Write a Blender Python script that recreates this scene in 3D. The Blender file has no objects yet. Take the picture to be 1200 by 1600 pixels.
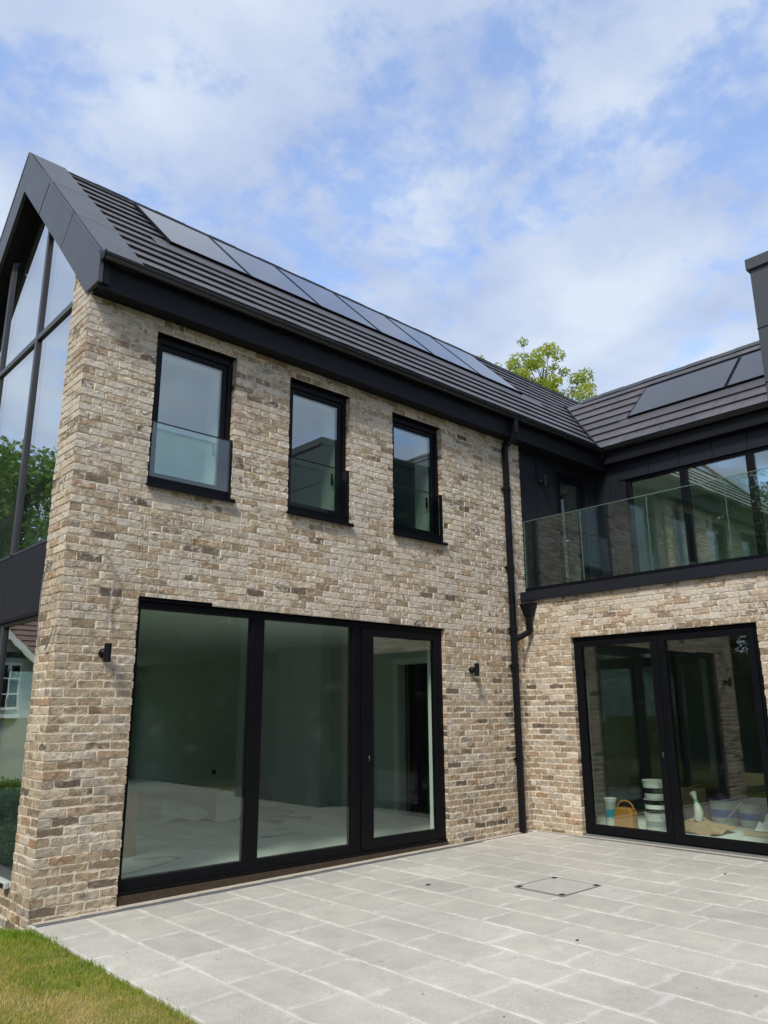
import bpy, bmesh, math, random
import numpy as np
from mathutils import Vector, Matrix

random.seed(7)
rng = np.random.default_rng(7)
S = bpy.context.scene
C = S.collection
R = math.radians

# ---------------------------------------------------------------- camera
cam_d = bpy.data.cameras.new('camera')
cam = bpy.data.objects.new('camera', cam_d)
C.objects.link(cam)
YAW, PIT, ROL, FPX = 0.82646, 0.25356, -0.00602, 1205.5
CAM = np.array([-9.1445, -6.9466, 1.6])
fw = np.array([math.cos(PIT) * math.cos(YAW), math.cos(PIT) * math.sin(YAW), math.sin(PIT)])
rt = np.array([math.sin(YAW), -math.cos(YAW), 0.0])
up = np.cross(rt, fw)
rt2 = rt * math.cos(ROL) + up * math.sin(ROL)
up2 = -rt * math.sin(ROL) + up * math.cos(ROL)
cam.matrix_world = Matrix(((rt2[0], up2[0], -fw[0], CAM[0]), (rt2[1], up2[1], -fw[1], CAM[1]),
                           (rt2[2], up2[2], -fw[2], CAM[2]), (0, 0, 0, 1)))
cam_d.sensor_fit = 'HORIZONTAL'
cam_d.sensor_width = 36.0
cam_d.lens = FPX / 1200 * 36.0
cam_d.clip_start = 0.05
cam_d.clip_end = 3000
S.camera = cam

# ---------------------------------------------------------------- world, sun, exposure
SUN_EL, SUN_AZ = 50.0, 208.0        # azimuth: direction towards the sun, degrees from +x counter-clockwise
W = bpy.data.worlds.new('World')
S.world = W
W.use_nodes = True
wt = W.node_tree
wt.nodes.clear()


def wn(t, **k):
    n = wt.nodes.new(t)
    for a, b in k.items():
        setattr(n, a, b)
    return n


wl = wt.links.new
GAP = (0.66, 0.74, 0.0)
sky = wn('ShaderNodeTexSky', sky_type='NISHITA', sun_disc=False, sun_elevation=R(SUN_EL),
         sun_rotation=R(90 - SUN_AZ), air_density=1.0, dust_density=0.6, ozone_density=2.0)
tc = wn('ShaderNodeTexCoord')
sep = wn('ShaderNodeSeparateXYZ')
wl(tc.outputs['Generated'], sep.inputs[0])
zc = wn('ShaderNodeMath', operation='MAXIMUM')
wl(sep.outputs['Z'], zc.inputs[0]); zc.inputs[1].default_value = 0.0
zadd = wn('ShaderNodeMath', operation='ADD')
wl(zc.outputs[0], zadd.inputs[0]); zadd.inputs[1].default_value = 0.22
dx = wn('ShaderNodeMath', operation='DIVIDE'); wl(sep.outputs['X'], dx.inputs[0]); wl(zadd.outputs[0], dx.inputs[1])
dy = wn('ShaderNodeMath', operation='DIVIDE'); wl(sep.outputs['Y'], dy.inputs[0]); wl(zadd.outputs[0], dy.inputs[1])
cmb = wn('ShaderNodeCombineXYZ'); wl(dx.outputs[0], cmb.inputs[0]); wl(dy.outputs[0], cmb.inputs[1])
mp = wn('ShaderNodeMapping'); wl(cmb.outputs[0], mp.inputs[0])
mp.inputs['Location'].default_value = (3.1, 0.7, 0.0)
n1 = wn('ShaderNodeTexNoise'); wl(mp.outputs[0], n1.inputs['Vector'])
n1.inputs['Scale'].default_value = 1.7; n1.inputs['Detail'].default_value = 7; n1.inputs['Roughness'].default_value = 0.6
n1.inputs['Distortion'].default_value = 0.35
n2 = wn('ShaderNodeTexNoise'); wl(mp.outputs[0], n2.inputs['Vector'])
n2.inputs['Scale'].default_value = 7.5; n2.inputs['Detail'].default_value = 7; n2.inputs['Roughness'].default_value = 0.64
n2.inputs['Distortion'].default_value = 0.2
m1 = wn('ShaderNodeMath', operation='MULTIPLY_ADD'); wl(n2.outputs['Fac'], m1.inputs[0])
m1.inputs[1].default_value = 0.74
# the clouds thin out round one patch of sky above the roof valley
gd = wn('ShaderNodeVectorMath', operation='DISTANCE'); wl(cmb.outputs[0], gd.inputs[0]); gd.inputs[1].default_value = GAP
gm = wn('ShaderNodeMapRange', interpolation_type='SMOOTHSTEP'); wl(gd.outputs['Value'], gm.inputs[0])
gm.inputs[1].default_value = 0.0; gm.inputs[2].default_value = 0.5; gm.inputs[3].default_value = -0.11; gm.inputs[4].default_value = 0.12
ga = wn('ShaderNodeMath', operation='ADD'); wl(n1.outputs['Fac'], ga.inputs[0]); wl(gm.outputs[0], ga.inputs[1])
wl(ga.outputs[0], m1.inputs[2])
n4 = wn('ShaderNodeTexNoise'); wl(mp.outputs[0], n4.inputs['Vector'])
n4.inputs['Scale'].default_value = 17.0; n4.inputs['Detail'].default_value = 6; n4.inputs['Roughness'].default_value = 0.6; n4.inputs['Distortion'].default_value = 0.3
n4c = wn('ShaderNodeMath', operation='SUBTRACT'); wl(n4.outputs['Fac'], n4c.inputs[0]); n4c.inputs[1].default_value = 0.5
m4 = wn('ShaderNodeMath', operation='MULTIPLY_ADD'); wl(n4c.outputs[0], m4.inputs[0]); m4.inputs[1].default_value = 0.30; wl(m1.outputs[0], m4.inputs[2])
ramp = wn('ShaderNodeValToRGB'); wl(m4.outputs[0], ramp.inputs[0])
ramp.color_ramp.interpolation = 'EASE'
ramp.color_ramp.elements[0].position = 0.75; ramp.color_ramp.elements[0].color = (0.26, 0.26, 0.26, 1)
ramp.color_ramp.elements[1].position = 1.05; ramp.color_ramp.elements[1].color = (0.97, 0.97, 0.97, 1)
# cloud body: lighter tops, greyer bases
n3 = wn('ShaderNodeTexNoise'); wl(mp.outputs[0], n3.inputs['Vector'])
n3.inputs['Scale'].default_value = 3.4; n3.inputs['Detail'].default_value = 7
cr = wn('ShaderNodeValToRGB'); wl(n3.outputs['Fac'], cr.inputs[0])
cr.color_ramp.elements[0].position = 0.3; cr.color_ramp.elements[0].color = (1.18, 1.46, 2.16, 1)
cr.color_ramp.elements[1].position = 0.68; cr.color_ramp.elements[1].color = (2.05, 2.30, 2.66, 1)
blue = wn('ShaderNodeMixRGB', blend_type='MULTIPLY'); blue.inputs[0].default_value = 1.0
wl(sky.outputs[0], blue.inputs[1]); blue.inputs[2].default_value = (0.84, 0.87, 0.93, 1)
mix = wn('ShaderNodeMixRGB'); wl(ramp.outputs[0], mix.inputs[0]); wl(blue.outputs[0], mix.inputs[1]); wl(cr.outputs[0], mix.inputs[2])
bg = wn('ShaderNodeBackground'); wl(mix.outputs[0], bg.inputs[0]); bg.inputs[1].default_value = 0.15
wo = wn('ShaderNodeOutputWorld'); wl(bg.outputs[0], wo.inputs[0])

sd = bpy.data.lights.new('sun', 'SUN')
sd.energy = 1.75
sd.angle = R(12)
sd.color = (1.0, 0.95, 0.87)
sun = bpy.data.objects.new('sun', sd)
C.objects.link(sun)
sv = Vector((math.cos(R(SUN_EL)) * math.cos(R(SUN_AZ)), math.cos(R(SUN_EL)) * math.sin(R(SUN_AZ)), math.sin(R(SUN_EL))))
sun.rotation_euler = sv.to_track_quat('Z', 'Y').to_euler()
sun.location = (-20, -20, 30)

S.view_settings.view_transform = 'Standard'
S.view_settings.look = 'None'
S.view_settings.gamma = 1
S.view_settings.exposure = 1.26
cy = S.cycles
cy.use_denoising = True
cy.max_bounces = 10
cy.diffuse_bounces = 5
cy.glossy_bounces = 5
cy.transmission_bounces = 6
cy.transparent_max_bounces = 32
cy.caustics_reflective = False
cy.caustics_refractive = False


# ---------------------------------------------------------------- materials
class NT:
    def __init__(s, name):
        s.m = bpy.data.materials.new(name); s.m.use_nodes = True
        s.t = s.m.node_tree; s.t.nodes.clear()
        s.out = s.n('ShaderNodeOutputMaterial')

    def n(s, typ, **k):
        nd = s.t.nodes.new(typ)
        for a, b in k.items():
            setattr(nd, a, b)
        return nd

    def l(s, a, b):
        s.t.links.new(a, b)

    def math(s, op, a, b=None, clamp=False):
        nd = s.n('ShaderNodeMath', operation=op, use_clamp=clamp)
        for i, v in enumerate((a, b)):
            if v is None: continue
            if isinstance(v, (int, float)): nd.inputs[i].default_value = v
            else: s.l(v, nd.inputs[i])
        return nd.outputs[0]

    def noise(s, vec, scale, detail=4, rough=.5, dist=0.):
        nd = s.n('ShaderNodeTexNoise')
        if vec is not None: s.l(vec, nd.inputs['Vector'])
        nd.inputs['Scale'].default_value = scale; nd.inputs['Detail'].default_value = detail
        nd.inputs['Roughness'].default_value = rough; nd.inputs['Distortion'].default_value = dist
        return nd.outputs['Fac']

    def ramp(s, fac, stops, interp='LINEAR'):
        nd = s.n('ShaderNodeValToRGB'); s.l(fac, nd.inputs[0])
        cr = nd.color_ramp; cr.interpolation = interp
        while len(cr.elements) < len(stops): cr.elements.new(0.5)
        for e, (p, c) in zip(cr.elements, stops):
            e.position = p; e.color = tuple(c) + (1,) if len(c) == 3 else c
        return nd.outputs[0]

    def step(s, fac, a, b):
        nd = s.n('ShaderNodeMapRange', interpolation_type='SMOOTHSTEP', clamp=True)
        s.l(fac, nd.inputs[0]); nd.inputs[1].default_value = a; nd.inputs[2].default_value = b
        return nd.outputs[0]

    def mix(s, f, a, b, blend='MIX'):
        nd = s.n('ShaderNodeMixRGB', blend_type=blend)
        for i, v in enumerate((f, a, b)):
            if isinstance(v, (int, float)): nd.inputs[i].default_value = v
            elif isinstance(v, tuple): nd.inputs[i].default_value = v + (1,)
            else: s.l(v, nd.inputs[i])
        return nd.outputs[0]

    def attr(s, name):
        nd = s.n('ShaderNodeAttribute', attribute_name=name)
        sp = s.n('ShaderNodeSeparateColor'); s.l(nd.outputs['Color'], sp.inputs[0])
        return sp.outputs[0], sp.outputs[1], sp.outputs[2], nd.outputs['Alpha'], nd.outputs['Color']

    def pos(s):
        return s.n('ShaderNodeNewGeometry').outputs['Position']

    def bump(s, h, strength, dist, normal=None):
        nd = s.n('ShaderNodeBump'); s.l(h, nd.inputs['Height'])
        nd.inputs['Strength'].default_value = strength; nd.inputs['Distance'].default_value = dist
        if normal is not None: s.l(normal, nd.inputs['Normal'])
        return nd.outputs[0]

    def bsdf(s, col, rough=.5, spec=.5, metal=0., normal=None, **kw):
        b = s.n('ShaderNodeBsdfPrincipled')
        if isinstance(col, tuple): b.inputs['Base Color'].default_value = col + (1,)
        else: s.l(col, b.inputs['Base Color'])
        if isinstance(rough, (int, float)): b.inputs['Roughness'].default_value = rough
        else: s.l(rough, b.inputs['Roughness'])
        b.inputs['Specular IOR Level'].default_value = spec
        b.inputs['Metallic'].default_value = metal
        if normal is not None: s.l(normal, b.inputs['Normal'])
        for k, v in kw.items(): b.inputs[k].default_value = v
        return b.outputs[0]

    def done(s, sh):
        s.l(sh, s.out.inputs[0]); return s.m


def simple(name, col, rough=.5, spec=.5, metal=0., var=.12, nscale=6., bumpd=0., bscale=60.):
    t = NT(name); p = t.pos()
    n = t.noise(p, nscale, 5, .6)
    f = t.math('MULTIPLY_ADD', n, 2 * var); f.node.inputs[2].default_value = 1 - var
    cc = t.n('ShaderNodeCombineColor')
    for i in range(3): t.l(t.math('MULTIPLY', f, col[i]), cc.inputs[i])
    r = t.math('MULTIPLY_ADD', n, .16); r.node.inputs[2].default_value = rough - .08
    nm = t.bump(t.noise(p, bscale, 4, .6), .5, bumpd) if bumpd else None
    return t.done(t.bsdf(cc.outputs[0], r, spec, metal, nm))


M = {}
M['metal'] = simple('anthracite_metal', (.047, .051, .058), .42, .5, 0., .10, 2.5, .0006, 3)
M['clad'] = simple('dark_cladding', (.0125, .0145, .020), .45, .25, 0., .10, 2.0, .0005, 3)
M['black'] = simple('black_frame', (.0040, .0045, .0062), .42, .14, 0., .15, 5)
M['gutter'] = simple('gutter_metal', (.010, .0115, .014), .30, .5, 0., .15, 8)
M['rubber'] = simple('black_plastic', (.0055, .006, .008), .46, .2, 0., .15, 8)
M['soffit'] = simple('soffit_board', (.0065, .0075, .0105), .55, .18, 0., .1, 3)
M['plaster'] = simple('white_plaster', (.78, .79, .76), .8, .2, 0., .05, 2)
M['plaster2'] = simple('grey_green_plaster', (.50, .555, .50), .85, .2, 0., .08, 1.2)
M['plaster3'] = simple('pale_plaster', (.56, .60, .56), .85, .2, 0., .06, 2.5)
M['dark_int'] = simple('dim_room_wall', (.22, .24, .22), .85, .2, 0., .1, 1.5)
M['steel'] = simple('galvanised_steel', (.26, .28, .29), .4, .5, .6, .15, 20)
M['white_pl'] = simple('white_plastic', (.46, .47, .45), .4, .5, 0., .06, 6)
M['blue_pl'] = simple('blue_plastic', (.03, .10, .42), .4, .5, 0., .1, 6)
M['teal_pl'] = simple('teal_plastic', (.03, .22, .32), .45, .5, 0., .1, 6)
M['orange_pl'] = simple('orange_plastic', (.34, .15, .032), .45, .5, 0., .12, 8)
M['card'] = simple('cardboard', (.36, .24, .14), .85, .2, 0., .15, 5)
M['paper'] = simple('pale_sheet', (.72, .73, .70), .8, .2, 0., .08, 5)
M['wood'] = simple('raw_timber', (.42, .30, .18), .7, .3, 0., .2, 9)
M['brownmud'] = simple('bare_sand', (.07, .052, .036), .95, .1, 0., .45, 18, .01, 60)
M['green_pl'] = simple('green_plastic', (.06, .30, .14), .45, .5, 0., .1, 6)
M['cable'] = simple('grey_cable', (.22, .23, .24), .5, .4, 0., .2, 30)
M['glass_edge'] = simple('polished_glass_edge', (.16, .23, .20), .25, .6, 0., .05, 10)
M['manhole'] = simple('manhole_infill', (.385, .374, .342), .85, .3, 0., .16, 7, .003, 110)
M['silver'] = simple('bright_lock', (.7, .7, .68), .25, .5, 1., .05, 10)
M['render'] = simple('pale_render', (.38, .42, .38), .9, .2, 0., .06, 2, .002, 40)
M['white_paint'] = simple('white_paint', (.68, .70, .66), .5, .4, 0., .06, 6)
M['bark'] = simple('bark', (.075, .058, .042), .9, .2, 0., .4, 12, .02, 25)


def glass_mat(name, tint, f0, wob, wscale=1.6, dirt=0.):
    t = NT(name); p = t.pos()
    nm = t.bump(t.noise(p, wscale, 2, .4), 1.0, wob)
    lw = t.n('ShaderNodeLayerWeight'); lw.inputs[0].default_value = .5; t.l(nm, lw.inputs['Normal'])
    pw = t.math('POWER', lw.outputs['Facing'], 5.0)
    f = t.math('MULTIPLY_ADD', pw, 1 - f0, True); f.node.inputs[2].default_value = f0
    tr = t.n('ShaderNodeBsdfTransparent'); tr.inputs[0].default_value = tint + (1,)
    gl = t.n('ShaderNodeBsdfGlossy'); gl.inputs['Roughness'].default_value = 0.0
    gl.inputs[0].default_value = (.95, .98, 1., 1); t.l(nm, gl.inputs['Normal'])
    mx = t.n('ShaderNodeMixShader'); t.l(f, mx.inputs[0]); t.l(tr.outputs[0], mx.inputs[1]); t.l(gl.outputs[0], mx.inputs[2])
    if dirt:
        df = t.n('ShaderNodeBsdfDiffuse'); df.inputs[0].default_value = (.6, .62, .6, 1)
        d = t.math('MULTIPLY', t.step(t.noise(p, 3.5, 8, .72), .56, .78), dirt)
        m2 = t.n('ShaderNodeMixShader'); t.l(d, m2.inputs[0]); t.l(mx.outputs[0], m2.inputs[1]); t.l(df.outputs[0], m2.inputs[2])
        mx = m2
    return t.done(mx.outputs[0])


M['glass'] = glass_mat('window_glass', (.86, .93, .89), .19, .00035, 1.3, .02)
M['glass_door'] = glass_mat('door_glass', (.91, .97, .93), .075, .00035, 1.3, .035)
M['glass_gable'] = glass_mat('gable_glass', (.80, .88, .85), .52, .0006, 2.6)
M['glass_low'] = glass_mat('lower_gable_glass', (.62, .70, .66), .36, .0006, 2.6)
M['glass_bal'] = glass_mat('balustrade_glass', (.88, .955, .92), .075, .0002, 1.2, .025)


def pv_mat():
    t = NT('solar_glass'); p = t.pos()
    n = t.noise(p, .9, 3, .5)
    col = t.mix(n, (.016, .018, .026), (.026, .029, .040))
    nm = t.bump(t.noise(p, 2.0, 2, .4), 1.0, .0006)
    return t.done(t.bsdf(col, .12, .9, 0., nm))


M['pv'] = pv_mat()


def brick_mat():
    t = NT('reclaimed_brick'); p = t.pos()
    r, g, b, a, col = t.attr('bk')
    off = t.n('ShaderNodeVectorMath', operation='MULTIPLY_ADD')
    t.l(col, off.inputs[0]); off.inputs[1].default_value = (0, 41, 67); t.l(p, off.inputs[2])
    o = off.outputs[0]
    base = t.ramp(g, [(0., (.115, .093, .074)), (.05, (.195, .152, .110)), (.14, (.30, .228, .152)), (.30, (.375, .290, .198)),
                      (.42, (.36, .293, .212)), (.56, (.43, .345, .245)), (.68, (.50, .42, .315)), (.79, (.34, .295, .240)),
                      (.88, (.55, .485, .39)), (1., (.33, .215, .130))])
    mot = t.noise(o, 26, 7, .74, .4)
    base = t.mix(1.0, base, t.ramp(mot, [(.28, (.56, .56, .57)), (.5, (1.02, 1.02, 1.02)), (.72, (1.36, 1.34, 1.30))]), 'MULTIPLY')
    # big soft tone drift inside a brick (grey heads, brown hearts)
    dr = t.noise(o, 7, 3, .5)
    base = t.mix(t.step(dr, .52, .70), base, t.mix(1.0, base, (.62, .63, .68), 'MULTIPLY'))
    # pits and dark kiln marks
    pit = t.noise(o, 75, 3, .6)
    base = t.mix(t.step(pit, .62, .70), base, (.055, .045, .038))
    # lime / mortar smears
    zz = t.n('ShaderNodeSeparateXYZ'); t.l(p, zz.inputs[0])
    zone = t.math('SUBTRACT', t.math('MULTIPLY', t.step(zz.outputs[2], 1.9, 2.9), .17), .075)
    zone2 = t.math('MULTIPLY', t.noise(p, .55, 2, .5), .16)
    sm = t.noise(o, 13, 7, .70, .8)
    s2 = t.math('ADD', t.math('ADD', sm, t.math('MULTIPLY', b, .26)), t.math('ADD', zone, zone2))
    smf = t.math('MULTIPLY', t.step(s2, .76, .88), .88)
    smc = t.mix(t.noise(o, 30, 4, .6), (.43, .382, .318), (.68, .62, .535))
    brick = t.mix(smf, base, smc)
    mn = t.noise(p, 40, 5, .65)
    mort = t.mix(mn, (.60, .525, .40), (.82, .74, .60))
    mort = t.mix(t.step(t.noise(p, 1.1, 4, .6), .5, .72), mort, t.mix(1.0, mort, (.74, .72, .70), 'MULTIPLY'))
    fin = t.mix(r, brick, mort)
    # broad weathering tone
    fin = t.mix(1.0, fin, t.ramp(t.noise(p, .8, 4, .55), [(.3, (.93, .93, .94)), (.7, (1.07, 1.06, 1.04))]), 'MULTIPLY')
    h = t.math('ADD', t.noise(o, 55, 6, .7), t.math('MULTIPLY', t.noise(o, 18, 3, .5), 1.5))
    nm = t.bump(h, .8, .006)
    return t.done(t.bsdf(fin, .92, .18, 0., nm))


M['brick'] = brick_mat()


def tile_mat():
    t = NT('roof_tile'); p = t.pos()
    r, g, b, a, col = t.attr('bk')
    c = t.ramp(g, [(0., (.050, .046, .050)), (.5, (.064, .059, .063)), (1., (.080, .074, .078))])
    c = t.mix(1.0, c, t.ramp(t.noise(p, 9, 6, .65), [(.3, (.85, .85, .86)), (.7, (1.15, 1.14, 1.13))]), 'MULTIPLY')
    c = t.mix(t.math('MULTIPLY', t.step(t.noise(p, 1.7, 6, .7), .55, .8), .3), c, (.105, .10, .102))
    nm = t.bump(t.noise(p, 160, 3, .6), .4, .0012)
    c = t.mix(r, c, (.012, .011, .012))
    sh = t.bsdf(c, t.math('MULTIPLY_ADD', r, .5), .6, 0., nm)
    pb = sh.node; pb.inputs['Roughness'].links[0].from_node.inputs[2].default_value = .46
    t.l(t.math('MULTIPLY', t.math('SUBTRACT', 1.0, r), .6), pb.inputs['Specular IOR Level'])
    return t.done(sh)


M['tile'] = tile_mat()


def slab_mat():
    t = NT('patio_slab'); p = t.pos()
    r, g, b, a, col = t.attr('bk')
    off = t.n('ShaderNodeVectorMath', operation='MULTIPLY_ADD')
    t.l(col, off.inputs[0]); off.inputs[1].default_value = (0, 13, 17); t.l(p, off.inputs[2]); o = off.outputs[0]
    c = t.ramp(g, [(0., (.385, .370, .332)), (.3, (.415, .398, .357)), (.55, (.435, .415, .370)), (.8, (.405, .392, .358)), (.93, (.415, .397, .355)), (1., (.47, .457, .42))])
    c = t.mix(1.0, c, t.ramp(t.noise(o, 5, 6, .62, .3), [(.28, (.90, .905, .91)), (.72, (1.09, 1.085, 1.07))]), 'MULTIPLY')
    c = t.mix(1.0, c, t.ramp(t.noise(p, 170, 4, .75), [(.3, (.62, .62, .62)), (.7, (1.36, 1.36, 1.35))]), 'MULTIPLY')
    # cement haze near the joints and in drifts
    sm = t.math('ADD', t.noise(o, 6.5, 6, .65, .5), t.math('MULTIPLY', r, .25))
    sm = t.math('ADD', sm, t.math('MULTIPLY', t.noise(p, .6, 2, .5), .14))
    c = t.mix(t.math('MULTIPLY', t.step(sm, .68, .92), .55), c, (.60, .585, .545))
    c = t.mix(1.0, c, t.ramp(t.noise(p, .75, 5, .6, .4), [(.35, (.88, .885, .89)), (.65, (1.07, 1.07, 1.06))]), 'MULTIPLY')
    # ochre iron stains
    st = t.math('MULTIPLY', t.step(t.noise(p, 2.3, 5, .6), .61, .78), .34)
    c = t.mix(st, c, (.36, .30, .21))
    spot = t.math('MULTIPLY', t.step(t.noise(p, 17, 2, .5), .745, .78), .8)
    c = t.mix(spot, c, (.13, .085, .05))
    h = t.math('ADD', t.noise(p, 130, 4, .7), t.math('MULTIPLY', t.noise(o, 8, 4, .55), 2.0))
    nm = t.bump(h, .5, .0022)
    return t.done(t.bsdf(c, .8, .3, 0., nm))


M['slab'] = slab_mat()


def joint_mat():
    t = NT('patio_joint'); p = t.pos()
    c = t.mix(t.noise(p, 25, 6, .7), (.40, .385, .355), (.58, .56, .515))
    return t.done(t.bsdf(c, .95, .1, 0., t.bump(t.noise(p, 90, 4, .6), .6, .003)))


M['joint'] = joint_mat()


def floor_mat():
    t = NT('floor_tile'); p = t.pos()
    bt = t.n('ShaderNodeTexBrick'); t.l(p, bt.inputs['Vector'])
    bt.offset = 0.0
    bt.inputs['Scale'].default_value = 1.0; bt.inputs['Brick Width'].default_value = .6; bt.inputs['Row Height'].default_value = .9
    bt.inputs['Mortar Size'].default_value = .004
    bt.inputs['Color1'].default_value = (.62, .635, .60, 1); bt.inputs['Color2'].default_value = (.69, .70, .67, 1)
    bt.inputs['Mortar'].default_value = (.50, .50, .48, 1)
    c = t.mix(1.0, bt.outputs['Color'], t.ramp(t.noise(p, 1.2, 6, .65), [(.3, (.78, .79, .80)), (.7, (1.12, 1.12, 1.1))]), 'MULTIPLY')
    return t.done(t.bsdf(c, .42, .4))


M['floor'] = floor_mat()


def soil_mat():
    t = NT('lawn_soil'); p = t.pos()
    n = t.noise(p, 2.2, 7, .65)
    c = t.ramp(n, [(.3, (.11, .15, .03)), (.5, (.21, .195, .06)), (.7, (.33, .26, .11))])
    c = t.mix(1.0, c, t.ramp(t.noise(p, 70, 4, .7), [(.3, (.6, .6, .6)), (.7, (1.35, 1.35, 1.3))]), 'MULTIPLY')
    return t.done(t.bsdf(c, .95, .1, 0., t.bump(t.noise(p, 120, 3, .7), .9, .012)))


M['soil'] = soil_mat()


def leaf_mat(name, stops, trans=.35, rough=.55):
    t = NT(name)
    r, g, b, a, col = t.attr('bk')
    c = t.ramp(g, stops)
    d = t.n('ShaderNodeBsdfPrincipled'); t.l(c, d.inputs['Base Color']); d.inputs['Roughness'].default_value = rough
    d.inputs['Specular IOR Level'].default_value = .3
    tr = t.n('ShaderNodeBsdfTranslucent'); t.l(t.mix(1.0, c, (1.15, 1.25, .7), 'MULTIPLY'), tr.inputs[0])
    mx = t.n('ShaderNodeMixShader'); mx.inputs[0].default_value = trans
    t.l(d.outputs[0], mx.inputs[1]); t.l(tr.outputs[0], mx.inputs[2])
    return t.done(mx.outputs[0])


M['leaf_young'] = leaf_mat('young_leaf', [(0., (.19, .24, .026)), (.5, (.32, .37, .042)), (.85, (.42, .46, .065)), (1., (.38, .33, .08))], .5)
M['leaf_mid'] = leaf_mat('mid_leaf', [(0., (.035, .075, .012)), (.5, (.075, .14, .022)), (1., (.14, .22, .04))])
M['leaf_dark'] = leaf_mat('dark_leaf', [(0., (.04, .075, .03)), (.5, (.07, .12, .045)), (1., (.11, .165, .055))], .25)
M['leaf_hedge'] = leaf_mat('hedge_leaf', [(0., (.05, .10, .018)), (.6, (.11, .19, .03)), (1., (.24, .32, .06))])
M['grass'] = leaf_mat('grass_blade', [(0., (.14, .24, .016)), (.3, (.24, .32, .028)), (.55, (.36, .33, .062)), (.8, (.52, .40, .145)), (1., (.62, .48, .24))], .3, .6)


def clay_mat():
    t = NT('clay_tile'); p = t.pos()
    w = t.n('ShaderNodeTexBrick'); t.l(p, w.inputs['Vector'])
    c = t.mix(t.noise(p, 3, 5, .6), (.125, .075, .066), (.20, .125, .11))
    return t.done(t.bsdf(c, .8, .2))


M['clay'] = clay_mat()


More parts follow.
